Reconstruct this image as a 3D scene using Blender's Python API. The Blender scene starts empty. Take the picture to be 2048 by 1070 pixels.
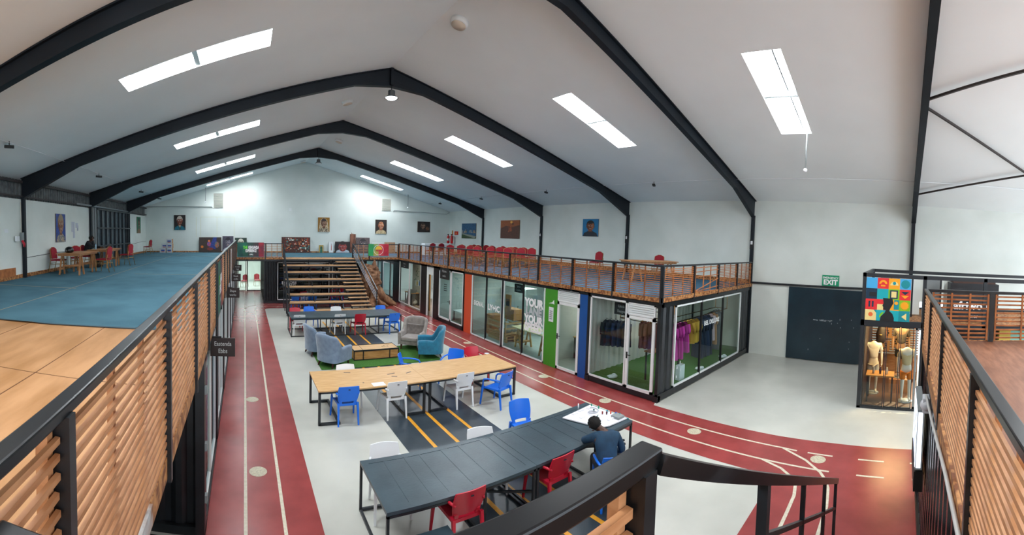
import bpy, bmesh, math, random
from math import sin, cos, pi, radians as R
from mathutils import Matrix, Vector
random.seed(7)
SC = bpy.context.scene
COL = SC.collection

# ---------------------------------------------------------------- camera
def setup_camera():
    # stitched wide view: a central cylindrical lens, levelled almost flat
    yaw, pitch, roll = 0.63750, -0.04, 0.0338
    F, FV, CY = 840.0994, 828.9614, 507.0178          # for the 2048 x 1070 frame
    def w(v):
        x, y, z = v
        x, z = cos(roll)*x - sin(roll)*z, sin(roll)*x + cos(roll)*z
        y, z = cos(pitch)*y - sin(pitch)*z, sin(pitch)*y + cos(pitch)*z
        x, y = cos(yaw)*x + sin(yaw)*y, -sin(yaw)*x + cos(yaw)*y
        return Vector((x, y, z))
    cd = bpy.data.cameras.new('camera'); co = bpy.data.objects.new('camera', cd); COL.objects.link(co)
    m = Matrix((w((1, 0, 0)), w((0, 0, 1)), -w((0, 1, 0)))).transposed().to_4x4()
    m.translation = (0, 0, 4.0485)
    co.matrix_world = m
    cd.type = 'PANO'; cd.panorama_type = 'CENTRAL_CYLINDRICAL'
    cd.central_cylindrical_range_u_min = -1024/F; cd.central_cylindrical_range_u_max = 1024/F
    cd.central_cylindrical_range_v_min = (CY-1070)/FV; cd.central_cylindrical_range_v_max = CY/FV
    cd.central_cylindrical_radius = 1.0
    cd.clip_start = .02
    SC.camera = co
setup_camera()
SC.view_settings.view_transform = 'Standard'; SC.view_settings.look = 'None'
SC.view_settings.gamma = 1; SC.view_settings.use_curve_mapping = False
SC.view_settings.exposure = 0.68
cy = SC.cycles
cy.max_bounces = 9; cy.diffuse_bounces = 7; cy.glossy_bounces = 3; cy.transparent_max_bounces = 12; cy.transmission_bounces = 4
cy.caustics_reflective = False; cy.caustics_refractive = False
cy.sample_clamp_indirect = 6

# ---------------------------------------------------------------- daylight
def setup_world():
    W = bpy.data.worlds.new('daylight'); SC.world = W; W.use_nodes = True
    bg = W.node_tree.nodes['Background']
    bg.inputs[0].default_value = (.80, .90, 1, 1); bg.inputs[1].default_value = 2.7
setup_world()
def add_light(name, kind, loc, energy, color=(1, 1, 1), rot=(0, 0, 0), size=1, size_y=None, angle=None):
    l = bpy.data.lights.new(name, kind); o = bpy.data.objects.new(name, l); COL.objects.link(o)
    o.location = loc; o.rotation_euler = rot; l.energy = energy; l.color = color
    if kind == 'AREA':
        l.size = size
        if size_y: l.shape = 'RECTANGLE'; l.size_y = size_y
    if kind == 'SUN': l.angle = angle or R(.5)
    return o
SKY_LIGHT = 32.0      # brightness of the translucent roof lights
def setup_sun():
    d = Vector((-.78, .36, -.42)).normalized()
    o = add_light('sun', 'SUN', (20, -8, 9), 7.0, (1, .80, .52))
    o.rotation_euler = d.to_track_quat('-Z', 'Y').to_euler()
setup_sun()

# ---------------------------------------------------------------- hall dimensions (metres, camera stands over x=0 y=0)
XL, XR, YE, YN = -6.72, 14.88, 28.12, -9.0
ZE, ZR, XC = 5.82, 8.82, 4.08
DECK = 2.65
SL = (ZR-ZE)/(XR-XC)
def roof_z(x): return ZR - SL*abs(x-XC)
FRAMES = [-6.16, -.27, 5.63, 11.52, 17.42, 23.31]

# ---------------------------------------------------------------- materials
def lin(h):
    if isinstance(h, str):
        h = h.lstrip('#'); c = [int(h[i:i+2], 16)/255 for i in (0, 2, 4)]
    else: c = h
    return tuple((v/12.92 if v <= .04045 else ((v+.055)/1.055)**2.4) for v in c) + (1,)
MATS = {}
def M(name, col='#808080', rough=.5, metal=0, col2=None, scale=3, stretch=(1, 1, 1), mix=.5, bump=0, bscale=None, spec=.5, emit=0, coat=0, detail=4, contrast=(.35, .65), sheen=0):
    if name in MATS: return MATS[name]
    m = bpy.data.materials.new(name); m.use_nodes = True; nt = m.node_tree; b = nt.nodes['Principled BSDF']
    b.inputs['Base Color'].default_value = lin(col); b.inputs['Roughness'].default_value = rough
    b.inputs['Metallic'].default_value = metal; b.inputs['Specular IOR Level'].default_value = spec
    b.inputs['Coat Weight'].default_value = coat
    b.inputs['Sheen Weight'].default_value = sheen
    m.diffuse_color = lin(col)
    if emit:
        b.inputs['Emission Color'].default_value = lin(col); b.inputs['Emission Strength'].default_value = emit
    if col2 or bump:
        tc = nt.nodes.new('ShaderNodeTexCoord'); mp = nt.nodes.new('ShaderNodeMapping')
        mp.inputs['Scale'].default_value = stretch; nt.links.new(tc.outputs['Object'], mp.inputs[0])
    if col2:
        n = nt.nodes.new('ShaderNodeTexNoise'); n.inputs['Scale'].default_value = scale; n.inputs['Detail'].default_value = detail
        nt.links.new(mp.outputs[0], n.inputs['Vector'])
        r = nt.nodes.new('ShaderNodeValToRGB'); r.color_ramp.elements[0].position = contrast[0]; r.color_ramp.elements[1].position = contrast[1]
        r.color_ramp.elements[0].color = lin(col); r.color_ramp.elements[1].color = lin(col2)
        nt.links.new(n.outputs['Fac'], r.inputs[0]); nt.links.new(r.outputs[0], b.inputs['Base Color'])
    if bump:
        n2 = nt.nodes.new('ShaderNodeTexNoise'); n2.inputs['Scale'].default_value = bscale or scale*4
        nt.links.new(mp.outputs[0], n2.inputs['Vector'])
        bp = nt.nodes.new('ShaderNodeBump'); bp.inputs['Strength'].default_value = bump; bp.inputs['Distance'].default_value = .02
        nt.links.new(n2.outputs['Fac'], bp.inputs['Height']); nt.links.new(bp.outputs[0], b.inputs['Normal'])
    MATS[name] = m; return m
def glass(name, tint='#dff0ee', refl=.12):
    if name in MATS: return MATS[name]
    m = bpy.data.materials.new(name); m.use_nodes = True; nt = m.node_tree; nt.nodes.clear()
    o = nt.nodes.new('ShaderNodeOutputMaterial'); t = nt.nodes.new('ShaderNodeBsdfTransparent'); g = nt.nodes.new('ShaderNodeBsdfGlossy')
    t.inputs[0].default_value = lin(tint); g.inputs['Roughness'].default_value = .02
    f = nt.nodes.new('ShaderNodeLayerWeight'); p = nt.nodes.new('ShaderNodeMath'); p.operation = 'POWER'; p.inputs[1].default_value = 4
    nt.links.new(f.outputs['Facing'], p.inputs[0]); f = p
    a = nt.nodes.new('ShaderNodeMath'); a.operation = 'MULTIPLY_ADD'; a.inputs[1].default_value = .6; a.inputs[2].default_value = refl; a.use_clamp = True
    x = nt.nodes.new('ShaderNodeMixShader')
    nt.links.new(f.outputs[0], a.inputs[0]); nt.links.new(a.outputs[0], x.inputs[0])
    nt.links.new(t.outputs[0], x.inputs[1]); nt.links.new(g.outputs[0], x.inputs[2]); nt.links.new(x.outputs[0], o.inputs[0])
    MATS[name] = m; return m
def emission(name, col, s):
    if name in MATS: return MATS[name]
    m = bpy.data.materials.new(name); m.use_nodes = True; nt = m.node_tree; nt.nodes.clear()
    o = nt.nodes.new('ShaderNodeOutputMaterial'); e = nt.nodes.new('ShaderNodeEmission')
    e.inputs[0].default_value = lin(col); e.inputs[1].default_value = s; nt.links.new(e.outputs[0], o.inputs[0])
    MATS[name] = m; return m
STEEL = M('black_painted_steel', '#14181c', .38, 0, '#23282d', 6)
STEEL2 = M('dark_rafter_steel', '#0d141b', .5, 0, '#131b23', 1.5, spec=.3)
RAILTOP = M('worn_black_rail', '#111417', .3, 0, '#3c444a', 9, (1, .12, 1), contrast=(.5, .9))
RAILTOPX = M('worn_black_rail_cross', '#0e1013', .3, 0, '#343b40', 9, (.12, 1, 1), contrast=(.55, .95))
CORR = M('black_corrugated_steel', '#121518', .35, 0, '#1d2125', 4)
WHITEF = M('white_frame', '#e4e8e8', .35)
WALL = M('white_plaster', '#dfe5e0', .75, 0, '#d2d9d3', .6, bump=.05, bscale=14)
CEIL = M('ceiling_board', '#ecf1f2', .8, 0, '#e4e9ea', .35, bump=.03, bscale=8)
SLAT = M('brown_timber_slat', '#c08e64', .5, 0, '#9d6840', 5, (1, 1, 6), contrast=(.3, .75))
SLATX = M('reddish_timber', '#b5713f', .5, 0, '#8f542b', 6)
OSB = M('chipboard_edge', '#b98450', .6, 0, '#6e3d1c', 14, contrast=(.4, .6))
PLANK = M('light_plank', '#cfa976', .4, 0, '#b98d58', 3, (1, 9, 9), contrast=(.35, .7))
TREAD = M('bench_plank', '#c9a27a', .5, 0, '#b38a60', 3, (1, 9, 9), contrast=(.35, .7))
CARPET = M('blue_grey_carpet', '#4c707e', .95, 0, '#416371', 1.2, bump=.2, bscale=180, spec=.1)
GRASS = M('artificial_turf', '#4e7d3c', .95, 0, '#3e682f', 40, bump=.5, bscale=300, spec=.1)
GOLD = M('gold_frame_metal', '#a08049', .35, .5)
REDF = M('red_fabric', '#8c0f22', .85)
BLUEP = M('blue_plastic', '#0e6ad8', .35)
WHITEP = M('white_plastic', '#e2e5e8', .35)
REDP = M('red_plastic', '#b5152f', .35)
BLACKTOP = M('black_painted_boards', '#2a3a43', .33, 0, '#394b54', 2.2, bump=.06, bscale=30)
WOODT = M('tan_table_wood', '#b07d50', .5, 0, '#946238', 4, (1, 6, 1))
BLACK = M('matt_black', '#0c0d0e', .6)
GREY = M('mid_grey', '#83898a', .5)
SHOPW = M('shop_wall', '#c9d2d0', .8)
GL = glass('clear_glass', '#e3f1ef', .05)
GLT = glass('teal_tinted_glass', '#bfdde0', .06)
GLD = glass('dark_glass', '#8a979b', .05)

# ---------------------------------------------------------------- mesh building
class MB:
    def __init__(s): s.v = []; s.f = []; s.m = []; s.s = []
    def add(s, vs, fs, mi=0, sm=False):
        o = len(s.v); s.v += [tuple(v) for v in vs]
        for f in fs: s.f.append(tuple(i+o for i in f)); s.m.append(mi); s.s.append(sm)
        return s
    def box(s, x0, x1, y0, y1, z0, z1, mi=0):
        return s.add([(x0, y0, z0), (x1, y0, z0), (x1, y1, z0), (x0, y1, z0), (x0, y0, z1), (x1, y0, z1), (x1, y1, z1), (x0, y1, z1)],
              [(0, 3, 2, 1), (4, 5, 6, 7), (0, 1, 5, 4), (1, 2, 6, 5), (2, 3, 7, 6), (3, 0, 4, 7)], mi)
    def bar(s, p, q, w, h, up=(0, 0, 1), mi=0, w2=None, h2=None):
        p, q, up = Vector(p), Vector(q), Vector(up); d = (q-p).normalized()
        if abs(d.dot(up)) > .99: up = Vector((0, 1, 0))
        a = d.cross(up).normalized(); b = a.cross(d).normalized(); w2 = w2 or w; h2 = h2 or h
        vs = [c + a*sx*ww/2 + b*sz*hh/2 for c, ww, hh in ((p, w, h), (q, w2, h2)) for sx, sz in ((-1, -1), (1, -1), (1, 1), (-1, 1))]
        return s.add(vs, [(0, 1, 2, 3), (7, 6, 5, 4), (0, 4, 5, 1), (1, 5, 6, 2), (2, 6, 7, 3), (3, 7, 4, 0)], mi)
    def tube(s, pts, r, n=8, mi=0, cap=True):
        pts = [Vector(p) for p in pts]; rs = r if isinstance(r, (list, tuple)) else [r]*len(pts)
        vs = []; a = None
        for i, p in enumerate(pts):
            t = (pts[min(i+1, len(pts)-1)] - pts[max(i-1, 0)]).normalized()
            if a is None:
                u = Vector((0, 0, 1)) if abs(t.z) < .9 else Vector((1, 0, 0)); a = t.cross(u).normalized()
            else: a = (a - t*a.dot(t)).normalized()
            b = t.cross(a)
            for k in range(n):
                th = 2*pi*k/n; vs.append(p + a*cos(th)*rs[i] + b*sin(th)*rs[i])
        fs = [(i*n+k, i*n+(k+1) % n, (i+1)*n+(k+1) % n, (i+1)*n+k) for i in range(len(pts)-1) for k in range(n)]
        if cap: fs += [tuple(range(n))[::-1], tuple((len(pts)-1)*n+k for k in range(n))]
        return s.add(vs, fs, mi, True)
    def lathe(s, prof, c=(0, 0, 0), n=20, mi=0, sx=1, sy=1):
        vs = [(c[0]+r*cos(2*pi*k/n)*sx, c[1]+r*sin(2*pi*k/n)*sy, c[2]+z) for r, z in prof for k in range(n)]
        fs = [(i*n+k, i*n+(k+1) % n, (i+1)*n+(k+1) % n, (i+1)*n+k) for i in range(len(prof)-1) for k in range(n)]
        fs += [tuple(range(n))[::-1], tuple((len(prof)-1)*n+k for k in range(n))]
        return s.add(vs, fs, mi, True)
    def prism(s, poly, o, u, v, w, mi=0):
        """poly in (u,v) from origin o, thickened along vector w"""
        o, u, v, w = Vector(o), Vector(u), Vector(v), Vector(w); n = len(poly)
        a = [o+u*x+v*y for x, y in poly]; b = [p+w for p in a]
        return s.add(a+b, [tuple(range(n))[::-1], tuple(range(n, 2*n))] + [(i, (i+1) % n, n+(i+1) % n, n+i) for i in range(n)], mi)
    def ellip(s, c, r, n=12, m=8, mi=0, rot=None):
        vs = []; c = Vector(c)
        for i in range(m+1):
            ph = pi*i/m
            for k in range(n):
                th = 2*pi*k/n; p = Vector((r[0]*sin(ph)*cos(th), r[1]*sin(ph)*sin(th), r[2]*cos(ph)))
                if rot: p = rot @ p
                vs.append(c+p)
        return s.add(vs, [(i*n+k, (i+1)*n+k, (i+1)*n+(k+1) % n, i*n+(k+1) % n) for i in range(m) for k in range(n)], mi, True)
    def grid(s, f, nu, nv, mi=0, sm=True, closed=False):
        vs = [f(i/nu, j/nv) for i in range(nu+1) for j in range(nv+1)]
        return s.add(vs, [(i*(nv+1)+j, (i+1)*(nv+1)+j, (i+1)*(nv+1)+j+1, i*(nv+1)+j+1) for i in range(nu) for j in range(nv)], mi, sm)
    def text(s, body, o, u, v, size, mi=0, align='CENTER', depth=.004, bold=0, sx=1):
        cu = bpy.data.curves.new('t', 'FONT'); cu.body = body; cu.size = size; cu.align_x = align; cu.offset = bold; cu.resolution_u = 2
        cu.space_line = .82
        ob = bpy.data.objects.new('t', cu); COL.objects.link(ob)
        me = bpy.data.meshes.new_from_object(ob.evaluated_get(bpy.context.evaluated_depsgraph_get()))
        o, u, v = Vector(o), Vector(u), Vector(v); n = u.cross(v)
        s.add([o + u*p.co.x*sx + v*p.co.y + n*depth for p in me.vertices], [tuple(p.vertices) for p in me.polygons], mi)
        bpy.data.objects.remove(ob); bpy.data.meshes.remove(me); bpy.data.curves.remove(cu)
        return s
    def build(s, name, mats, parent=None, world=False, bevel=0, sub=0, solid=0):
        me = bpy.data.meshes.new(name); vs = s.v
        if world and parent:
            ol = parent.location
            if parent.parent: ol = ol + parent.parent.location
            vs = [(x-ol.x, y-ol.y, z-ol.z) for x, y, z in vs]
        me.from_pydata(vs, [], s.f)
        for mt in (mats if isinstance(mats, (list, tuple)) else [mats]): me.materials.append(mt)
        me.polygons.foreach_set('material_index', s.m); me.polygons.foreach_set('use_smooth', s.s); me.update()
        o = bpy.data.objects.new(name, me); COL.objects.link(o)
        if parent: o.parent = parent
        if bevel: b = o.modifiers.new('b', 'BEVEL'); b.width = bevel; b.segments = 2; b.limit_method = 'ANGLE'
        if solid: b = o.modifiers.new('so', 'SOLIDIFY'); b.thickness = solid; b.offset = 0
        if sub: b = o.modifiers.new('s', 'SUBSURF'); b.levels = sub; b.render_levels = sub
        return o
def tag(o, label=None, cat=None, group=None, kind=None):
    if label: o['label'] = label
    if cat: o['category'] = cat
    if group: o['group'] = group
    if kind: o['kind'] = kind
    return o
def thing(name, label, cat, loc=(0, 0, 0), rz=0, group=None):
    o = bpy.data.objects.new(name, None); o.empty_display_size = .2; COL.objects.link(o)
    o.location = loc; o.rotation_euler = (0, 0, rz); return tag(o, label, cat, group)
def struct(name, mb, mats, **k): return tag(mb.build(name, mats, **k), kind='structure')
def kids(o): return [c for c in bpy.data.objects if c.parent == o]
CH = {}
def dup(root, loc, rz=0, label=None, group=None, mat=None):
    def cp(o, par):
        c = o.copy(); COL.objects.link(c); c.parent = par
        if mat and o.type == 'MESH':
            for i, (a, b) in enumerate(mat):
                for k, sl in enumerate(o.data.materials):
                    if sl == a:
                        key = (o.data.name, a.name, b.name)
                        if key not in CH:
                            me = o.data.copy(); me.materials[k] = b; CH[key] = me
                        c.data = CH[key]
        for ch in kids(o): cp(ch, c)
        return c
    r = cp(root, None); r.location = loc; r.rotation_euler = (0, 0, rz)
    if label: r['label'] = label
    if group: r['group'] = group
    return r
# ================================================================ FLOOR with its painted running track
def arc(cx, cy_, r, a0, a1, n=10): return [(cx+r*cos(R(a0+(a1-a0)*i/n)), cy_+r*sin(R(a0+(a1-a0)*i/n))) for i in range(n+1)]
def floor():
    mb = MB()
    def poly(pts, z, mi): mb.add([(x, y, z) for x, y in pts], [tuple(range(len(pts)))], mi)
    def strip(pts, w, z, mi):
        for i in range(len(pts)-1):
            (a, b), (c, d) = pts[i], pts[i+1]; L = math.hypot(c-a, d-b); nx, ny = -(d-b)/L*w/2, (c-a)/L*w/2
            poly([(a-nx, b-ny), (c-nx, d-ny), (c+nx, d+ny), (a+nx, b+ny)], z, mi)
    poly([(XL-.2, YN), (XR+.3, YN), (XR+.3, 36), (XL-.2, 36)], 0, 0)
    # red: left lane, far lane, right lane, near lane
    poly([(-.6, -3), (1.07, -3), (1.07, 21.45), (-.6, 21.45)], .002, 1)
    poly([(-.6, 21.45), (1.07, 21.45)] + arc(1.42, 21.45, .35, 180, 90) + [(6.7, 21.8)] + arc(6.7, 21.45, .35, 90, 0) + [(8.8, 21.45), (8.8, 27.9), (7.0, 27.9), (7.0, 23.4), (1.1, 23.4), (1.1, 28.3), (-.6, 28.3)], .002, 1)
    poly([(7.05, 21.45), (7.05, 2.55)] + arc(6.5, 2.55, .5, 0, -90, 8) + [(1.07, 2.05), (1.07, -3), (8.66, -3), (8.66, -.5), (8.64, 1.2), (8.58, 2.45), (8.56, 5.6), (8.8, 5.7), (8.8, 21.45)], .002, 1)
    # white lines
    for x in (.03, .565): strip([(x, -3), (x, 22.3)], .05, .004, 2)
    strip(arc(1.3, 21.6, 1.27, 180, 90, 10) + [(7.0, 22.87)], .045, .004, 2)
    strip(arc(1.3, 21.6, .73, 180, 90, 10) + [(7.0, 22.33)], .045, .004, 2)
    for x in (.03, .6):
        for k in range(14): strip([(x, 22.6+k*.42), (x, 22.75+k*.42)], .05, .004, 2)
    strip([(7.56, 20.8), (7.56, 10), (7.52, 5), (7.5, 1.15)], .05, .004, 2)
    strip([(8.12, 22), (8.08, 12), (8.08, 9), (8.1, 5), (8.1, 2.2), (8.08, 1.9)], .05, .004, 2)
    strip([(7.5, 2.42), (7.33, 2.0), (7.11, 1.74), (6.91, 1.62), (6.6, 1.56), (6.05, 1.55), (2, 1.55)], .055, .0045, 2)
    strip([(8.1, 2.2), (7.78, 1.65), (7.44, 1.3), (7.2, 1.15), (6.97, 1.07), (6.47, 1.0), (5.8, 1.0), (2, 1.0)], .055, .0045, 2)
    for y in (1.18, .18, -.82, -1.82): strip([(8.08, y), (8.08, y+.5)], .05, .004, 2)
    for y in (.15, -.85, -1.85): strip([(7.5, y), (7.5, y+.5)], .05, .004, 2)
    for x, y in [(.2, 9.82), (.24, 6.8), (7.94, 8.99), (7.93, 6.64), (7.89, 4.1), (7.88, 1.43), (7.93, 13.3)]:
        poly(arc(x, y, .15, 0, 360, 24)[:-1], .0052, 3)
    # charcoal strip with yellow lines
    poly([(2.95, 5.0), (5.0, 5.0), (5.05, 17.2), (2.95, 17.2)], .002, 4)
    poly([(2.95, 3.2), (5.0, 3.2), (5.0, 5.0), (2.95, 5.0)], .002, 4)
    for x in (3.49, 3.97, 4.49): strip([(x, 3.2), (x, 18.3)], .075, .004, 5)
    g = M('grey_floor_paint', '#c3c4bc', .28, 0, '#b4b6ae', 1.1, bump=.02, bscale=5, contrast=(.3, .7))
    r = M('red_floor_paint', '#97403f', .27, 0, '#883736', 2, bump=.02, bscale=6)
    l = M('cream_line_paint', '#d8d2bf', .35, 0, '#c4bca6', 20)
    d = M('worn_disc_paint', '#cfc8b0', .4, 0, '#a89f88', 30)
    k = M('charcoal_floor_paint', '#2c373f', .3, 0, '#38434b', 3)
    yl = M('yellow_line_paint', '#e0a02c', .4, 0, '#cf9022', 6)
    struct('floor', mb, [g, r, l, d, k, yl])
floor()

# ================================================================ CEILING with openings for the roof lights
SKY = []      # (side, y0, y1)
SKYX = ((-2.4, .5), (7.56, 10.43))
for sx in SKYX:
    for y0, y1 in ((-4.4, -3.65), (2.5, 3.3), (7.9, 8.62), (14.22, 14.92), (20.5, 21.25), (26.45, 27.05)):
        SKY.append((sx, y0, y1))
def ceiling():
    for nm, xa, xb, hole in (('ceiling_left', XL-.2, XC, SKYX[0]), ('ceiling_right', XC, XR+.1, SKYX[1])):
        mb = MB(); xs = [xa, hole[0], hole[1], xb]
        ys = [YN] + [v for s, a, b in SKY if s == hole for v in (a, b)] + [YE]
        for i in range(3):
            for j in range(len(ys)-1):
                if i == 1 and j % 2 == 1: continue
                a, b, c, d = xs[i], xs[i+1], ys[j], ys[j+1]
                mb.add([(a, c, roof_z(a)), (a, d, roof_z(a)), (b, d, roof_z(b)), (b, c, roof_z(b))], [(0, 1, 2, 3)])
                mb.add([(a, c, roof_z(a)+.3), (a, d, roof_z(a)+.3), (b, d, roof_z(b)+.3), (b, c, roof_z(b)+.3)], [(3, 2, 1, 0)])
        struct('ceiling', mb, CEIL)
ceiling()
def skylights():
    pane = emission('daylight_pane', '#f6fbff', SKY_LIGHT)
    for (x0, x1), y0, y1 in SKY:
        side = 'left' if x0 < XC else 'right'
        if y0 < 0: continue_label = 'behind the camera'
        order = {2.5: 'nearest the camera on the', 7.9: 'second along the', 14.22: 'third along the', 20.5: 'fourth along the', 26.45: 'last before the end wall on the', -4.4: 'behind the camera on the'}[y0]
        t = thing('skylight', f'long white roof light, {order} {side} roof slope', 'skylight', ((x0+x1)/2, (y0+y1)/2, roof_z((x0+x1)/2)), group='roof lights')
        w = MB(); h = .2
        def rz(x): return roof_z(x)
        for yy in (y0, y1): w.add([(x0, yy, rz(x0)), (x1, yy, rz(x1)), (x1, yy, rz(x1)+h), (x0, yy, rz(x0)+h)], [(0, 1, 2, 3)])
        for xx in (x0, x1): w.add([(xx, y0, rz(xx)), (xx, y1, rz(xx)), (xx, y1, rz(xx)+h), (xx, y0, rz(xx)+h)], [(0, 1, 2, 3)])
        w.build('reveal', WHITEF, t, world=True)
        p = MB().add([(x0, y0, rz(x0)+h), (x1, y0, rz(x1)+h), (x1, y1, rz(x1)+h), (x0, y1, rz(x0)+h)], [(0, 1, 2, 3)])
        p.build('pane', pane, t, world=True)
        xm = x0 + 1.45
        MB().bar((xm, y0, rz(xm)+.1), (xm, y1, rz(xm)+.1), .1, .12, up=(0, 0, 1)).build('purlin', M('purlin_grey', '#7d8a8c', .5), t, world=True)
        ym = y0 + .24 if x0 > XC else y1-.3
        MB().bar((x0+.12, ym, rz(x0+.12)+.17), (x1, ym, rz(x1)+.17), .03, .04).build('glazing_bar', STEEL, t, world=True)
skylights()

# ================================================================ WALLS
def walls():
    # end wall, with a glazed opening at ground level into the next room
    mb = MB()
    mb.add([(XL-.25, YE, 2.6), (XR+.1, YE, 2.6), (XR+.1, YE, roof_z(XR+.1)), (XC, YE, ZR), (XL-.25, YE, roof_z(XL-.25))], [(0, 1, 2, 3, 4)])
    mb.add([(XL, YE, 0), (-.45, YE, 0), (-.45, YE, 2.6), (XL, YE, 2.6)], [(0, 1, 2, 3)])
    mb.add([(1.4, YE, 0), (XR, YE, 0), (XR, YE, 2.6), (1.4, YE, 2.6)], [(0, 1, 2, 3)])
    struct('wall_end', mb, WALL)
    # the room beyond the opening
    mb = MB()
    mb.add([(-3, 35, 0), (5, 35, 0), (5, 35, 2.7), (-3, 35, 2.7)], [(0, 1, 2, 3)])
    mb.add([(-3, YE+.02, 0), (-3, 35, 0), (-3, 35, 2.7), (-3, YE+.02, 2.7)], [(0, 1, 2, 3)])
    mb.add([(5, YE+.02, 0), (5, 35, 0), (5, 35, 2.7), (5, YE+.02, 2.7)], [(0, 1, 2, 3)])
    mb.add([(-3, YE+.02, 2.7), (5, YE+.02, 2.7), (5, 35, 2.7), (-3, 35, 2.7)], [(0, 1, 2, 3)])
    struct('wall_back_room', mb, WALL)
    # right wall with a doorway at the far right
    mb = MB()
    def q(y0, y1, z0, z1): mb.box(XR, XR+.15, y0, y1, z0, z1)
    q(-.55, YE, 0, ZE+.1); q(YN, -2.6, 0, ZE+.1); q(-2.6, -.55, 2.4, ZE+.1)
    struct('wall_right', mb, WALL)
    mb = MB(); WT = 5.16
    mb.box(XL-.15, XL, YN, 17.6, 0, WT); mb.box(XL-.15, XL, 17.6, YE, 0, DECK); mb.box(XL-.15, XL, 23.75, YE, DECK, WT)
    mb.box(XL-.2, XL-.05, 17.6, 23.75, DECK, WT)
    struct('wall_left', mb, WALL)
    # strip of bare cladding above the left wall
    mb = MB(); n = int((YE-YN)/.19)+1
    for i in range(n):
        y = YN+i*.19
        mb.add([(XL-.08, y, WT-.1), (XL-.08, y+.1, WT-.1), (XL-.08, y+.1, ZE+.05), (XL-.08, y, ZE+.05)], [(0, 1, 2, 3)])
        mb.add([(XL-.08, y+.1, WT-.1), (XL-.13, y+.12, WT-.1), (XL-.13, y+.12, ZE+.05), (XL-.08, y+.1, ZE+.05)], [(0, 1, 2, 3)])
        mb.add([(XL-.13, y+.12, WT-.1), (XL-.13, y+.17, WT-.1), (XL-.13, y+.17, ZE+.05), (XL-.13, y+.12, ZE+.05)], [(0, 1, 2, 3)])
        mb.add([(XL-.13, y+.17, WT-.1), (XL-.08, y+.19, WT-.1), (XL-.08, y+.19, ZE+.05), (XL-.13, y+.17, ZE+.05)], [(0, 1, 2, 3)])
    struct('wall_cladding', mb, M('weathered_cladding', '#6a6f70', .6, 0, '#4d5152', 5))
    mb = MB().bar((XL+.03, YN, WT+.08), (XL+.03, YE, WT+.08), .06, .05); mb.bar((XL+.04, YN, ZE-.12), (XL+.04, YE, ZE-.12), .06, .08)
    struct('trim_1', mb, M('rusty_girt', '#3a3434', .6))
    mb = MB().box(XL, XL+.02, 5.8, YE-.02, DECK, DECK+.12); struct('baseboard_left', mb, OSB)
    mb = MB().box(XL+.05, XR-.05, YE-.03, YE-.004, DECK, DECK+.1); struct('baseboard_end', mb, OSB)
    mb = MB().box(XR-.02, XR-.004, 5.7, YE-.05, DECK, DECK+.16); struct('baseboard_right', mb, OSB)
    mb = MB()      # hairline cable run on the left wall
    mb.tube([(XL+.02, 11.7, 3.28), (XL+.02, 14, 3.34), (XL+.02, 17.4, 3.3)], .008, 5); tag(MB().tube([(XL+.02, 23.9, 3.3), (XL+.02, 27, 3.42), (XL+.02, 28, 3.4)], .008, 5).build('wall_cable', BLACK), 'short dark cable on the left wall past the sliding door', 'cable')
    tag(mb.build('wall_cable', BLACK), 'thin dark cable running along the left wall at knee height', 'cable')
walls()

# ================================================================ STEEL PORTAL FRAMES
def portal(y, label):
    t = thing('roof_frame', label, 'roof frame', (XC, y, ZE), group='black steel roof frames')
    W = .16; D = .3
    def rb(x): return roof_z(x)-.02
    for s, nm in ((-1, 'left'), (1, 'right')):
        e = XR-.02 if s > 0 else XL+.02; c = XC
        def P(k): return e+(c-e)*k
        mb = MB(); hx = e - s*1.95
        prof = [(e, rb(e)), (c, rb(c)), (c, rb(c)-.32), (c+s*1.05, rb(c+s*1.05)-D), (hx, rb(hx)-D), (e-s*.08, 5.2), (e, 5.2)]
        # web then flanges
        mb.prism(prof, (0, y-.02, 0), (1, 0, 0), (0, 0, 1), (0, .04, 0))
        for a, b in ((0, 1), (3, 4), (4, 5)):
            p, q = prof[a], prof[b]
            mb.bar((p[0], y, p[1]), (q[0], y, q[1]), W, .025)
        mb.bar((c+s*1.05, y, rb(c+s*1.05)-D), (c, y, rb(c)-.5), W, .025)
        mb.prism([(c, rb(c)-.3), (c+s*1.05, rb(c+s*1.05)-D), (c, rb(c)-.5)], (0, y-.015, 0), (1, 0, 0), (0, 0, 1), (0, .03, 0))
        mb.build('rafter', STEEL2, t, world=True)
        mb = MB(); x = e
        mb.box(min(x, x-s*.14), max(x, x-s*.14), y-.075, y-.055, 0 if s > 0 and y < 5.7 and y > 5 else 0, 5.8) if False else None
        mb.box(min(x, x-s*.09), max(x, x-s*.09), y-.065, y+.065, 0, 5.25)
        mb.build('column', STEEL2, t, world=True)
names = ['steel roof frame behind the camera', 'steel roof frame whose right column stands behind the colourful shop panel',
         'steel roof frame ending above the emergency exit side of the corner shop', 'steel roof frame carrying the lit pendant lamp at its ridge',
         'middle steel roof frame reaching the left wall beside the sliding door', 'farthest steel roof frame carrying the unlit pendant lamp']
for y, n in zip(FRAMES, names): portal(y, n)
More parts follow.
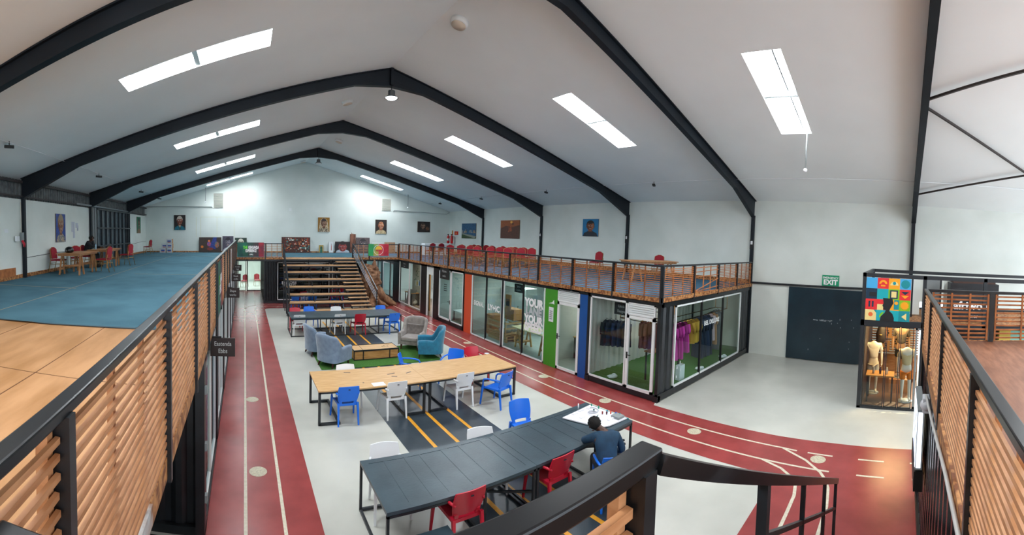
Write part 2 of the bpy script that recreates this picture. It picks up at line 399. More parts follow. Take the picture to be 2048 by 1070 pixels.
def bracing():
    specs = [((8.8, -.35), (7.3, -2.6)), ((9.12, -.35), (11.53, -3.24)), ((13.59, -.35), (11.4, -3.9))]
    labs = ['upper diagonal roof brace at the right edge running up to the ridge', 'middle diagonal roof brace at the right edge running downwards', 'lowest diagonal roof brace at the right edge near the eave']
    for (a, b), l in zip(specs, labs):
        p = Vector((a[0], a[1], roof_z(a[0])-.12)); q = Vector((b[0], b[1], roof_z(b[0])-.12))
        e = q + (q-p)*.6; e.z = roof_z(e.x)-.12
        mb = MB().bar(p, e, .05, .05); mb.bar(p+Vector((0, -.02, .0)), p+Vector((0, .1, .05)), .08, .02)
        tag(mb.build('roof_brace', M('rusty_brace', '#2b2320', .6)), l, 'roof brace')
bracing()

# ================================================================ MEZZANINE DECKS
def decks():
    mb = MB()
    def slab(x0, x1, y0, y1, mi): mb.box(x0, x1, y0, y1, DECK-.06, DECK, mi)
    slab(XL, -.48, 5.72, YE, 0); slab(-.48, 8.7, 22.6, YE, 0); slab(8.7, XR, 5.6, YE, 2)
    slab(XL, -.48, YN, 5.72, 1); slab(-.48, 6.95, YN, -.40, 3); slab(-.48, .93, -.40, .62, 3)
    ply = M('worn_plywood', '#b88b60', .5, 0, '#9c7044', 1.6, (3, .6, 1), bump=.05, bscale=14)
    struct('floor', mb, [CARPET, ply, M('blue_carpet', '#44687f', .95, 0, '#3a5c73', 1.2, bump=.2, bscale=180, spec=.1), M('red_brown_boards', '#97664a', .5, 0, '#7c4e35', 3, (.8, 4, 1), bump=.05, bscale=14)])
    # plywood joints and the carpet's curled edge
    mb = MB()
    for x in (-5.6, -4.4, -3.2, -2.0): mb.box(x, x+.012, YN, 5.7, DECK, DECK+.0015)
    for i, y in enumerate((-1.2, 1.2, 3.6)): mb.box(XL, -.5, y, y+.012, DECK, DECK+.0015)
    struct('trim_2', mb, M('joint_dark', '#5f3b1f', .8))
    mb = MB().grid(lambda u, v: (XL+u*(-.5-XL), 5.66+.1*v+.05*sin(u*9), DECK+.004+.03*(1-v)*abs(sin(u*7))*(1 if u < .6 else .3)), 40, 3)
    struct('trim_3', mb, M('carpet_backing', '#33424a', .9))
    mb = MB()
    for a, b in (((-4.23, 6), (-4.17, 24)), ((-3.9, 24), (-3.85, 27.5))): mb.bar((a[0], a[1], DECK+.002), (b[0], b[1], DECK+.002), .02, .003)
    for y, x0, x1 in ((9.7, XL, -4.1), (13.4, -3.6, -.6), (23.8, XL, -.8)): mb.bar((x0, y, DECK+.002), (x1, y-.1, DECK+.002), .03, .004)
    for x, y in ((3.3, 25.5), (4.6, 25.3), (12, 8.8)): mb.bar((x, y, DECK+.002), (x-.4, y+1, DECK+.002), .03, .003)
    struct('trim_4', mb, M('carpet_seam', '#8a8270', .9))
    # chipboard fascia along each edge
    mb = MB()
    mb.box(-.49, -.46, 2.0, 22.6, DECK-.12, DECK+.02); mb.box(-.5, 8.7, 22.56, 22.6, DECK-.1, DECK+.02)
    mb.box(8.66, 8.7, 5.56, 22.58, DECK-.1, DECK+.02); mb.box(8.66, XR, 5.56, 5.6, DECK-.1, DECK+.02)
    mb.box(.95, 6.95, -.40, -.37, DECK-.16, DECK+.01); mb.box(6.95, 6.99, -9, -.40, DECK-.16, DECK+.01)
    mb.box(-.46, .93, .6, .63, DECK-.12, DECK+.01)
    struct('trim_5', mb, OSB)
    # white paper-covered near end of the left edge and black edge beams below
    mb = MB()
    mb.box(-.5, -.455, YN, 2.0, DECK-.1, DECK+.01)
    struct('trim_6', mb, M('pale_edge', '#b9bfc0', .7, 0, '#8a5a35', 7))
    mb = MB()
    mb.box(-.62, -.5, 1.9, 22.6, DECK-.2, DECK-.06); mb.box(-.5, 8.7, 22.62, 22.74, DECK-.2, DECK-.06)
    mb.box(8.72, 8.84, 8.0, 22.6, DECK-.2, DECK-.1)
    struct('trim_7', mb, CORR)
decks()

# ================================================================ RAILINGS
def railing(label, name, p0, p1, posts, z0, zt, rail_r, slat_side, mid=2, slat=(.03, .035), pitch=.075, top=RAILTOP, wood=SLAT, skip=(), base=.02, post=.05, cap=.06):
    """slatted railing from p0 to p1 (xy); posts = distances along it"""
    p0, p1 = Vector((p0[0], p0[1], 0)), Vector((p1[0], p1[1], 0)); L = (p1-p0).length; d = (p1-p0)/L; n = Vector((-d.y, d.x, 0))*slat_side
    t = thing(name, label, 'railing', (p0.x, p0.y, z0))
    def P(s, z, o=0): v = p0 + d*s + n*o; return (v.x, v.y, z)
    MB().bar(P(-cap/2, zt-cap*.4), P(L+cap/2, zt-cap*.4), cap*1.15, cap*.8).build('top_rail', top, t, world=True, bevel=.006)
    for s in posts: MB().bar(P(s, z0-.14, .004), P(s, zt-cap*.7, .004), post*1.5, post, up=d).build('post', STEEL, t, world=True)
    for i in range(len(posts)-1):
        if i in skip: continue
        a, b = posts[i]+post*.6, posts[i+1]-post*.6
        if b-a < .1: continue
        mb = MB()
        for k in range(mid+2):
            s = a+.02+(b-a-.04)*k/(mid+1)
            mb.bar(P(s, z0+base, -.026), P(s, zt-cap*.8, -.026), .025 if 0 < k < mid+1 else .035, .03, up=d)
        z = z0+base+.04; k = 0
        while z < zt-cap-.02:
            j = random.uniform(-.004, .004)
            mb.bar(P(a+random.uniform(0, .01), z+j, .004), P(b-random.uniform(0, .01), z-j, .004), slat[0], slat[1])
            z += pitch; k += 1
        mb.build('slat_panel', wood, t, world=True)
    return t
lp = [y for y in [-3.4, -1.9, -.45, .98, 2.45, 3.88, 5.31, 6.74, 8.17, 9.6, 11.03, 12.46, 13.89, 15.32, 16.75, 18.18, 19.6, 21.1, 22.55]]
railing('long slatted railing with black top rail along the left mezzanine', 'slatted_railing', (-.47, -3.4), (-.47, 22.55), [y+3.4 for y in lp], DECK, 3.6, .03, -1, slat=(.014, .018), pitch=.05, cap=.045, post=.042)
xs = [-.47, 1.05, 2.1]
railing('slatted railing on the far deck edge behind the green experience banner', 'slatted_railing', (-.47, 22.58), (2.1, 22.58), [0, 1.6, 2.57], DECK, 3.44, .03, -1, pitch=.09, slat=(.02, .022), top=STEEL)
railing('slatted railing on the far deck edge right of the bench stairs', 'slatted_railing', (5.95, 22.58), (8.68, 22.58), [0, .98, 2.73], DECK, 3.44, .03, -1, pitch=.09, slat=(.02, .022), top=STEEL)
rp = [5.62, 7.17, 8.73, 10.28, 11.84, 13.39, 14.92, 16.43, 18.02, 19.49, 21.02, 22.55]
railing('long slatted railing along the right mezzanine above the shop fronts', 'slatted_railing', (8.7, 5.62), (8.7, 22.55), [y-5.62 for y in rp], DECK, 3.49, .03, 1, slat=(.018, .018), pitch=.052, top=STEEL, wood=SLATX)
rs = railing('slatted railing above the fashion shop end with one broken bay', 'slatted_railing', (8.7, 5.6), (14.82, 5.6), [0, 1.6, 3.2, 4.7, 6.1], DECK, 3.49, .03, -1, slat=(.018, .018), pitch=.052, top=STEEL, wood=SLATX, skip=(1,))
mb = MB()
for x in (10.4, 10.9, 11.35, 11.8): mb.bar((x, 5.6, DECK+.03), (x, 5.6, 3.43), .025, .03, up=(1, 0, 0))
for k, (za, zb) in enumerate([(3.38, 3.4), (3.26, 3.3), (3.12, 3.14), (2.72, 3.02), (2.7, 2.78), (2.68, 2.66)]): mb.bar((10.36, 5.57, za), (11.82, 5.57, zb), .022, .022)
mb.build('slat_panel', SLATX, rs, world=True)
railing('slatted railing in the right foreground over the corrugated container', 'slatted_railing', (.95, -.395), (6.95, -.395), [0.02, 1.12, 2.75, 4.37, 5.96], DECK, 3.5, .03, 1, slat=(.016, .022), pitch=.048, top=RAILTOPX, cap=.05, post=.042)
railing('slatted railing across the right deck in front of the black shop box', 'slatted_railing', (6.95, -.43), (6.95, -6.0), [.02, 1.08, 2.6, 4.1, 5.5], DECK, 3.5, .03, 1, slat=(.022, .026), pitch=.07, top=STEEL, wood=SLATX, post=.08)
railing('short slatted railing with a heavy black top in the bottom foreground', 'slatted_railing', (-.4, .6), (.89, .6), [.0, 1.26], DECK, 3.51, .03, -1, slat=(.02, .026), pitch=.06, top=RAILTOPX, cap=.06, mid=1)
def stair_rail():
    t = thing('stair_handrail', 'black steel handrail descending from the corner post in the foreground', 'handrail', (.95, .58, 0))
    f = lambda x: 3.98-.543*x
    MB().bar((.90, .58, f(.93)), (4.31, .58, f(4.31)), .055, .05).build('handrail', RAILTOPX, t, world=True)
    MB().bar((1.85, .58, f(1.85)-.29), (4.31, .58, f(4.31)-.29), .025, .025).build('mid_rail', STEEL, t, world=True)
    for x, w in ((1.85, .05), (2.72, .03), (3.6, .03), (4.31, .03)): MB().bar((x, .58, f(x)-.98), (x, .58, f(x)), w, w).build('post', STEEL, t, world=True)
    s = thing('staircase', 'steel staircase descending beside the foreground container', 'stairs', (.95, .1, 0))
    MB().bar((.95, .56, f(.95)-1), (5.6, .56, 0.03), .05, .2).build('stringer', STEEL, s, world=True)
    MB().bar((.95, -.36, f(.95)-1), (5.6, -.36, 0.03), .05, .2).build('stringer', STEEL, s, world=True)
    for i in range(14):
        x = 1.15+i*.31; z = f(x)-.98
        MB().box(x-.14, x+.14, -.34, .54, z-.03, z).build('tread', SLAT, s, world=True)
stair_rail()
# ================================================================ SHOP FRONTS AND CONTAINERS
def corrugated(mb, p0, p1, z0, z1, side, pitch=.28, dep=.036, mi=0):
    p0, p1 = Vector((p0[0], p0[1])), Vector((p1[0], p1[1])); L = (p1-p0).length; d = (p1-p0)/L; n = Vector((-d.y, d.x))*side
    k = max(1, round(L/pitch)); pt = L/k; prof = []
    for i in range(k):
        prof += [(i*pt, 0), (i*pt+pt*.27, 0), (i*pt+pt*.5, -dep), (i*pt+pt*.77, -dep)]
    prof.append((L, 0)); vs = []
    for s, o in prof:
        v = p0+d*s+n*o; vs += [(v.x, v.y, z0), (v.x, v.y, z1)]
    mb.add(vs, [(2*i, 2*i+2, 2*i+3, 2*i+1) for i in range(len(prof)-1)], mi)
def window_part(t, a, b, z0, z1, fixed, axis, glassm=GL, fr=.045, fw=.05, mull=(), name='window', frame=WHITEF, mullm=BLACK):
    """glazed frame on plane axis=fixed between a and b"""
    mb = MB()
    def bx(u0, u1, w0, w1, e=fw/2):
        if axis == 'x': mb.box(fixed-e, fixed+e, u0, u1, w0, w1)
        else: mb.box(u0, u1, fixed-e, fixed+e, w0, w1)
    bx(a, b, z0, z0+fr); bx(a, b, z1-fr, z1); bx(a, a+fr, z0, z1); bx(b-fr, b, z0, z1)
    f = mb.build(name, frame, t, world=True)
    g = MB()
    if axis == 'x': g.add([(fixed, a+fr, z0+fr), (fixed, b-fr, z0+fr), (fixed, b-fr, z1-fr), (fixed, a+fr, z1-fr)], [(0, 1, 2, 3)])
    else: g.add([(a+fr, fixed, z0+fr), (b-fr, fixed, z0+fr), (b-fr, fixed, z1-fr), (a+fr, fixed, z1-fr)], [(0, 1, 2, 3)])
    gp = g.build('pane', glassm, None)
    gp.parent = f; ml = Vector(t.location); gp.data.transform(Matrix.Translation(-ml))
    for m in mull:
        mb = MB()
        if axis == 'x': mb.box(fixed-.03, fixed+.03, m-.02, m+.02, z0, z1)
        else: mb.box(m-.02, m+.02, fixed-.03, fixed+.03, z0, z1)
        o = mb.build('mullion', mullm, f); o.data.transform(Matrix.Translation(-ml))
    return f
def door_part(t, a, b, z0, z1, fixed, hinge=1, louver=None, glassm=GL, handle_side=1, out=-1):
    f = window_part(t, a, b, z0, z1, fixed, 'x', glassm, fr=.075, fw=.06, name='door')
    y = b-.05 if handle_side > 0 else a+.05; yd = -1 if handle_side > 0 else 1
    mb = MB().tube([(fixed+out*.04, y, 1.05), (fixed+out*.07, y, 1.05), (fixed+out*.075, y+yd*.14, 1.05)], .012, 6)
    mb.box(fixed+out*.045-.006, fixed+out*.045+.006, y-.02, y+.02, .95, 1.12)
    h = mb.build('handle', BLACK, f); h.data.transform(Matrix.Translation(-Vector(t.location)))
    if louver:
        mb = MB(); z = z1+.01
        mb.box(fixed-.03, fixed+.03, a, b, z, z+.03); mb.box(fixed-.03, fixed+.03, a, b, louver-.03, louver)
        for yy in (a, b-.04): mb.box(fixed-.03, fixed+.03, yy, yy+.04, z, louver)
        zz = z+.03
        while zz < louver-.04:
            mb.add([(fixed-.035, a+.03, zz), (fixed-.035, b-.03, zz), (fixed+.02, b-.03, zz+.06), (fixed+.02, a+.03, zz+.06)], [(0, 1, 2, 3)]); zz += .055
        mb.build('louver', WHITEF, t, world=True)
    return f
FX = 8.75        # front plane of the right hand shops
LZ = DECK-.12
# ---- corner fashion shop
def fashion_shop():
    t = thing('shipping_container', 'black corrugated container shop on the near corner with clothes inside', 'shop', (8.75, 5.62, 0))
    f = MB()
    for x in (8.72, 14.72):
        for y in (5.62, 8.0): f.box(x, x+.1, y, y+.09, 0, LZ)
    f.box(8.72, 14.8, 5.6, 5.68, .04, .2); f.box(8.72, 14.8, 5.6, 5.68, LZ-.12, LZ)
    f.box(8.72, 8.8, 5.6, 8.08, .02, .17); f.box(8.72, 8.8, 5.6, 8.08, LZ-.1, LZ)
    f.box(8.7, 8.84, 5.6, 5.74, 0, .15); f.box(8.7, 8.84, 5.6, 5.74, LZ-.14, LZ); f.box(8.7, 8.84, 7.95, 8.09, 0, .15)
    f.build('frame', CORR, t, world=True)
    c = MB()
    corrugated(c, (8.82, 5.66), (9.42, 5.66), .2, LZ-.1, 1, .25); corrugated(c, (13.95, 5.66), (14.75, 5.66), .2, LZ-.1, 1, .25)
    corrugated(c, (9.42, 5.66), (13.95, 5.66), 2.42, LZ-.1, 1, .25)
    c.build('side_wall', CORR, t, world=True)
    c = MB(); corrugated(c, (8.85, 8.05), (14.8, 8.05), .1, LZ-.05, 1, .25); c.build('partition_wall', M('pale_corrugated', '#cfcfcb', .6), t, world=True)
    MB().box(8.8, 14.8, 5.7, 8.05, LZ-.06, LZ-.03).build('ceiling_panel', SHOPW, t, world=True)
    MB().box(8.8, 14.8, 5.7, 8.05, .1, .16).build('turf_floor', GRASS, t, world=True)
    window_part(t, 9.44, 13.93, .2, 2.4, 5.63, 'y', GL, mull=(10.93, 12.42))
    window_part(t, 6.68, 7.98, .17, 2.46, 8.74, 'x', GL)
    door_part(t, 5.78, 6.66, .16, 2.1, 8.74, louver=2.44)
    m = MB(); m.text('BEL DELUXE', (11.6, 5.6, 1.62), (1, 0, 0), (0, 0, 1), .19, bold=.006); m.build('lettering', WHITEF, t, world=True)
    m = MB()
    for k, (dx, dz) in enumerate([(9.75, .78), (9.6, .66), (9.78, .56), (9.58, .42)]): m.box(dx, dx+.03, 5.6, 5.604, dz, dz+.07)
    m.build('sticker_scraps', WHITEF, t, world=True)
    return t
fashion_shop()
def panel(y0, y1, mat, label, cat='partition'):
    return tag(MB().box(FX-.02, FX+.1, y0, y1, 0, LZ).build('painted_panel', mat), label, cat)
BL = panel(8.1, 8.4, M('blue_panel', '#0c4c93', .45), 'tall narrow blue panel between the corner shop and a glass door')
GR = thing('painted_panel', 'tall green panel with a paper notice between glass door and window', 'partition', (FX, 9.65, 0))
MB().box(FX-.02, FX+.1, 9.37, 9.93, 0, LZ).build('board', M('green_panel', '#3f8f22', .45), GR, world=True)
m = MB(); m.box(FX-.026, FX-.02, 9.53, 9.74, 1.42, 1.88); m.build('paper_notice', M('paper', '#dfe3e6', .7), GR, world=True)
m = MB()
for r in range(5): m.box(FX-.03, FX-.026, 9.57, 9.70, 1.5+r*.06, 1.53+r*.06)
m.build('print_lines', GREY, GR, world=True)
m = MB().prism([(-.14, -.03), (.02, .02), (.1, .1), (.12, -.04), (.06, -.02)], (FX-.02, 9.62, 2.02), (0, -1, 0), (0, 0, 1), (-.008, 0, 0)); m.build('bird_sticker', WHITEF, GR, world=True)
OR = panel(14.47, 15.0, M('orange_panel', '#d2502a', .45), 'tall orange panel between the office window and a glass door')
def door_unit(y0, y1, label):
    t = thing('glass_door', label, 'door', (FX, y0, 0)); door_part(t, y0, y1, .03, 2.1, FX, louver=LZ); return t
door_unit(8.42, 9.35, 'white framed glass door with louvre between the blue and green panels')
def office():
    t = thing('shop_window', 'wide white framed office window with large white slogan lettering', 'window', (FX, 12.2, 0))
    window_part(t, 9.95, 12.22, .03, LZ, FX, 'x', GLT, mull=(11.08,)); window_part(t, 12.3, 14.43, .03, LZ, FX, 'x', GLT, mull=(13.36,))
    MB().box(FX-.035, FX+.03, 12.21, 12.31, 0, LZ).build('post', CORR, t, world=True)
    m = MB(); u = (0, -1, 0); v = (0, 0, 1)
    for i, (w, hl) in enumerate((('YOUR', 0), ('YOUR', 2), ('SPEED', 3))):
        m.text(w, (FX-.03, 10.48, 1.76-hl*.275), u, v, .36, bold=.022, sx=.92)
    m.build('slogan_lettering', M('white_vinyl', '#f2f4f5', .6), t, world=True)
    m = MB(); m.text('LANE', (FX-.03, 10.48, 1.485), u, v, .36, bold=.022, sx=.92); m.build('slogan_lettering', M('grey_vinyl', '#b8bfc2', .6), t, world=True)
    m = MB(); m.text('LY+IC', (FX-.03, 12.8, 1.25), u, v, .30, bold=.012); m.text('SIGNAL', (FX-.03, 13.85, 1.27), u, v, .27, bold=.004, sx=.8); m.build('name_lettering', M('white_vinyl'), t, world=True)
office()
def teal_shop():
    t = thing('shipping_container', 'black framed container shop with a white sliding glass door beside the orange panel', 'shop', (FX, 16.2, 0))
    f = MB(); f.box(FX-.03, FX+.06, 15.02, 17.45, .02, .18); f.box(FX-.03, FX+.06, 15.02, 17.45, LZ-.08, LZ)
    for y in (15.0, 17.38): f.box(FX-.03, FX+.08, y, y+.1, 0, LZ)
    f.build('frame', CORR, t, world=True)
    window_part(t, 15.12, 16.18, .18, 2.45, FX, 'x', GLT); door_part(t, 16.2, 17.36, .18, 2.45, FX, handle_side=-1, glassm=GLT)
    m = MB()
    for i, s in enumerate(('Please no', 'smoking or', 'food inside', 'thanks')): pass
    for r in range(4): m.box(FX-.036, FX-.03, 16.55, 16.85, 1.5+r*.09, 1.53+r*.09)
    m.build('small_print', BLACK, t, world=True)
    m = MB(); random.seed(3)
    for k in range(9):
        y, z = 15.4+random.random()*.5, 1.75+random.random()*.45
        m.tube([(FX-.03, y+.06*cos(a*.8)*(1+.3*random.random()), z+.05*sin(a*.9)) for a in range(6)], .004, 4)
    m.build('glass_drawing', M('sketch_line', '#3c6a72', .6), t, world=True)
teal_shop()
def black_bay(y0, y1, label):
    tag(MB().box(FX-.03, FX+.12, y0, y1, 0, LZ).build('black_panel', CORR), label, 'partition')
black_bay(17.46, 17.95, 'black panel right of the narrow louvred doorway')
def art_door():
    t = thing('glass_door', 'narrow open doorway under a white louvre showing a shelf inside', 'door', (FX, 18.3, 0))
    m = MB()
    for y in (17.96, 18.66): m.box(FX-.03, FX+.05, y, y+.06, 0, LZ)
    m.build('door_frame', WHITEF, t, world=True)
    m = MB(); z = 2.08
    while z < LZ: m.add([(FX-.03, 18.0, z), (FX-.03, 18.68, z), (FX+.03, 18.68, z+.055), (FX+.03, 18.0, z+.055)], [(0, 1, 2, 3)]); z += .06
    m.build('louver', WHITEF, t, world=True)
art_door()
black_bay(18.74, 19.42, 'black panel left of the narrow louvred doorway')
def art_window():
    t = thing('shop_window', 'two white framed panes with studio drawings pinned behind', 'window', (FX, 21, 0))
    window_part(t, 19.45, 20.95, .1, LZ-.02, FX, 'x', GL); window_part(t, 20.99, 22.5, .1, LZ-.02, FX, 'x', GL)
art_window()
black_bay(22.55, 23.5, 'black end panel where the right shop row meets the far row')

# ---- interiors behind the right shop fronts
def interiors():
    mb = MB()
    for y in (8.12, 9.9, 15.02, 17.42): mb.box(FX+.1, XR-.02, y, y+.04, 0, LZ)
    struct('wall_shop_partition', mb, M('shop_partition', '#c4cbc8', .8))
    mb = MB(); mb.box(FX+.12, XR-.02, 8.16, 23, LZ-.02, LZ+.03); struct('ceiling', mb, SHOPW)
    mb = MB(); mb.box(FX+.06, XR, 8.14, 14.98, .006, .012); struct('floor', mb, M('pale_tile', '#b9c4bf', .3, 0, '#aab5b0', 2))
    mb = MB(); mb.box(FX+.06, XR, 15.1, 23.4, .006, .012); struct('floor', mb, M('brown_tile', '#8d7a66', .4, 0, '#7d6a57', 2))
    fillm = emission('fill_tube_glow', '#fff6e6', 4)  # invented glowing tubes, with area fills below, added to brighten the shop interiors
    for i, (x, y, e, nm) in enumerate([(11.3, 6.9, 42, 'in the corner fashion shop'), (10.6, 9.0, 34, 'behind the green panel'), (10.6, 11.2, 85, 'over the trestle desk'), (10.8, 13.4, 85, 'over the pallets'), (10.8, 16.2, 75, 'behind the orange panel'), (10.2, 18.4, 70, 'in the shelf doorway shop'), (9.9, 20.9, 130, 'in the drawing studio')]):
        o = tag(MB().box(-.6, .6, -.06, .06, -.05, 0).build('added_fill_tube', fillm), f'slim white fill light tube added {nm}', 'lamp'); o.location = (x, y, LZ-.06)
        add_light('added_shop_fill', 'AREA', (x, y, LZ-.13), e*.33, (1, .95, .88), size=1.2, size_y=.3)
interiors()
def sign_box(y, z, txt, label, x=FX+.12, w=.5, h=.36, fx='x'):
    t = thing('hanging_sign', label, 'sign', (x, y, z), group='small black shop name boards')
    MB().box(-.02, .02, -w/2, w/2, -h/2, h/2).build('board', M('sign_black', '#191a1c', .5), t)
    m = MB()
    for i, s in enumerate(txt): m.text(s, (-.025, 0, h*.12-i*h*.42), (0, -1, 0), (0, 0, 1), h*.32, sx=.8)
    m.build('lettering', M('pale_letter', '#c9cccb', .6), t)
sign_box(7.15, 2.15, ('Eskida', 'Designs'), 'black board with white script inside the corner shop window', w=.5, h=.34, x=9.1)
sign_box(11.48, 2.25, ('Signum', 'Creative'), 'black board with pale script behind the office window', w=.5, h=.3)
sign_box(16.75, 2.28, ('Mabawa', 'studio'), 'black board with white script above the sliding glass door', w=.85, h=.5, x=FX-.06)
sign_box(21.6, 2.3, ('El Sankara', 'Studio'), 'black board with pale script in the far studio window', w=1.05, h=.34, x=FX-.05)

# ---- back container behind the bench stairs
def back_container():
    t = thing('shipping_container', 'black corrugated container behind the bench stairs with white framed glazing', 'shop', (1.1, 23.3, 0))
    c = MB(); corrugated(c, (1.1, 23.3), (1.82, 23.3), .12, 2.5, 1, .2); corrugated(c, (1.12, 23.35), (1.12, YE-.02), .12, 2.5, -1, .25)
    c.box(1.08, 1.16, 23.27, 23.35, 0, 2.52); c.box(1.08, 7.0, 23.28, 23.36, 0, .16); c.box(1.08, 7.0, 23.28, 23.36, 2.38, 2.52); c.box(6.9, 7.0, 23.28, 23.4, 0, 2.5); c.box(4.8, 4.95, 23.27, 23.35, .1, 2.4)
    c.box(6.9, 7.0, 23.4, YE-.02, 0, 2.5)
    c.build('shell', CORR, t, world=True)
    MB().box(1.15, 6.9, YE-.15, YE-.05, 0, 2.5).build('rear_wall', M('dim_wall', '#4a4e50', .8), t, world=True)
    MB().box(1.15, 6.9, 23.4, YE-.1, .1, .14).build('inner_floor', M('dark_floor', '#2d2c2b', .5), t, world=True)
    window_part(t, 1.84, 4.8, .2, 2.34, 23.3, 'y', GLD, mull=(3.35,)); window_part(t, 4.96, 6.88, .2, 2.34, 23.3, 'y', GLT)
    m = MB(); m.text('EXPLORE', (2.5, 23.27, 1.12), (1, 0, 0), (0, 0, 1), .2, bold=.01); m.text('THE ARTS', (2.5, 23.27, .98), (1, 0, 0), (0, 0, 1), .17, bold=.006); m.build('window_lettering', WHITEF, t, world=True)
    # shelves with boxes inside
    m = MB()
    for z in (.5, 1.0, 1.5): m.box(2.0, 4.6, 24.6, 25.0, z, z+.03)
    for x in (2.0, 3.3, 4.6): m.box(x, x+.03, 24.6, 25.0, .1, 2.1)
    m.build('shelf', BLACK, t, world=True)
    add_light('shop_glow', 'AREA', (4.0, 24.6, 2.3), 14, (1, .93, .85), size=1.5)
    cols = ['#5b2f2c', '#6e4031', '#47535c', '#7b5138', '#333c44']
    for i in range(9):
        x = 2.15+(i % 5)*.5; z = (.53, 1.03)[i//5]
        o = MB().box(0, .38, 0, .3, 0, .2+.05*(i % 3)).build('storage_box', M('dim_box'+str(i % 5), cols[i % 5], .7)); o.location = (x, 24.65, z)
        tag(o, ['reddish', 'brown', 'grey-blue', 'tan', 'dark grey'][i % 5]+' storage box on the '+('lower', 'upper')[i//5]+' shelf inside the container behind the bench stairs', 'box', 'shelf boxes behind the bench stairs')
back_container()
def far_partition():
    t = thing('glass_door', 'dark framed double glass door under the far right deck corner', 'door', (9.0, 25, 0))
    for a, b in ((23.7, 24.7), (24.75, 26.1), (26.5, 27.3)):
        window_part(t, a, b, .02, 2.2, 9.0, 'x', GLT, fr=.06, name='leaf', frame=WHITEF if b < 26.3 else CORR)
    m = MB(); m.box(8.96, 9.04, 26.1, 26.5, 0, 2.5); m.box(8.96, 9.04, 23.5, 28.05, 2.2, 2.5); m.box(8.96, 9.04, 24.68, 24.78, 0, 2.5); m.box(8.95, 9.05, 23.5, 28, 0, .1); m.build('frame', CORR, t, world=True)
    t2 = thing('glass_screen', 'bright glazed panels at the end of the passage behind the tree trunk', 'door', (7.8, 27.6, 0))
    window_part(t2, 7.05, 7.8, .0, 2.3, 27.6, 'y', GLT, frame=CORR); window_part(t2, 7.9, 8.9, .0, 2.3, 27.6, 'y', GLT, frame=CORR)
    add_light('passage_glow', 'AREA', (8.0, 26.4, 2.4), 30, (.85, .93, 1), size=1.2); add_light('room_glow', 'AREA', (11.5, 25.5, 2.4), 50, (.9, .95, 1), size=2)
far_partition()
def far_door():
    t = thing('glass_door', 'dark framed glass door at the end of the left red lane', 'door', (.5, YE, 0))
    window_part(t, -.43, .1, .02, 2.45, YE+.05, 'y', GL, frame=CORR, fr=.04); window_part(t, .15, 1.35, .02, 2.4, YE+.05, 'y', GL, frame=GREY, fr=.07)
    add_light('back_room_glow', 'AREA', (1, 31, 2.6), 160, (.95, .98, 1), size=3)
far_door()

# ---- left row of shop fronts under the left mezzanine
def left_row():
    cols = [('#c9b37a', 'cream'), ('#3a4f86', 'blue'), ('#c0929a', 'pink'), ('#e0dfd8', 'white'), ('#5e7f7a', 'teal')]
    X = -.52
    segs = [(5.35, 7.75), (7.9, 10.3), (10.45, 12.85), (13.0, 15.4), (15.55, 17.95), (18.1, 20.5), (20.65, 22.5)]
    labs = ['nearest black container front below the left mezzanine with a white framed door', 'second container front from the camera below the left mezzanine', 'third container front below the left mezzanine beside the second hanging sign',
            'middle container front of the left row', 'container front of the left row beyond the middle one', 'second last container front of the left row', 'last container front of the left row at the far deck']
    for i, ((a, b), lb) in enumerate(zip(segs, labs)):
        t = thing('container_shop', lb, 'shop', (X, a, 0), group='container fronts under the left mezzanine')
        m = MB(); m.box(X-.1, X+.02, a, a+.1, 0, 2.5); m.box(X-.1, X+.02, b-.1, b, 0, 2.5); m.box(X-.1, X+.02, a, b, 0, .12); m.box(X-.1, X+.02, a, b, 2.35, 2.5)
        m.build('frame', CORR, t, world=True)
        window_part(t, a+.15, (a+b)/2-.03, .14, 2.33, X-.03, 'x', GLT); window_part(t, (a+b)/2+.03, b-.15, .14, 2.33, X-.03, 'x', GLT)
        for k in range(2):
            c, n = cols[(i*2+k) % 5]
            MB().box(X-.12, X-.1, a+.2+k*1.15, a+1.0+k*1.15, .3, 2.2).build('poster', M('poster_'+n, c, .6), t, world=True)
    # side of the first container, turned to the camera
    t = thing('shipping_container', 'dark corrugated container end under the left mezzanine in the foreground', 'shop', (-1.6, 5.3, 0))
    m = MB(); corrugated(m, (-6.6, 5.33), (-.6, 5.33), .1, 2.48, -1, .3); m.box(-.62, -.5, 5.2, 5.34, 0, 2.5); m.box(-6.6, -.5, 5.28, 5.34, 0, .12); m.box(-6.6, -.5, 5.28, 5.34, 2.36, 2.5)
    m.build('end_wall', CORR, t, world=True)
    for z in (.5, 1.2, 1.95): MB().box(-.53, -.47, 5.22, 5.3, z, z+.1).build('hinge', GREY, t, world=True)
    tag(MB().tube([(-1.2, 4.95, 0), (-1.2, 4.95, 2.5)], .04, 8).build('support_pipe', M('pinkish_pipe', '#7d5249', .5)), 'slim brown pipe standing under the near left deck', 'pipe')
    mb = MB(); mb.box(-6.6, -.62, 3.0, 5.2, 0, .02); struct('floor', mb, BLACK)
left_row()
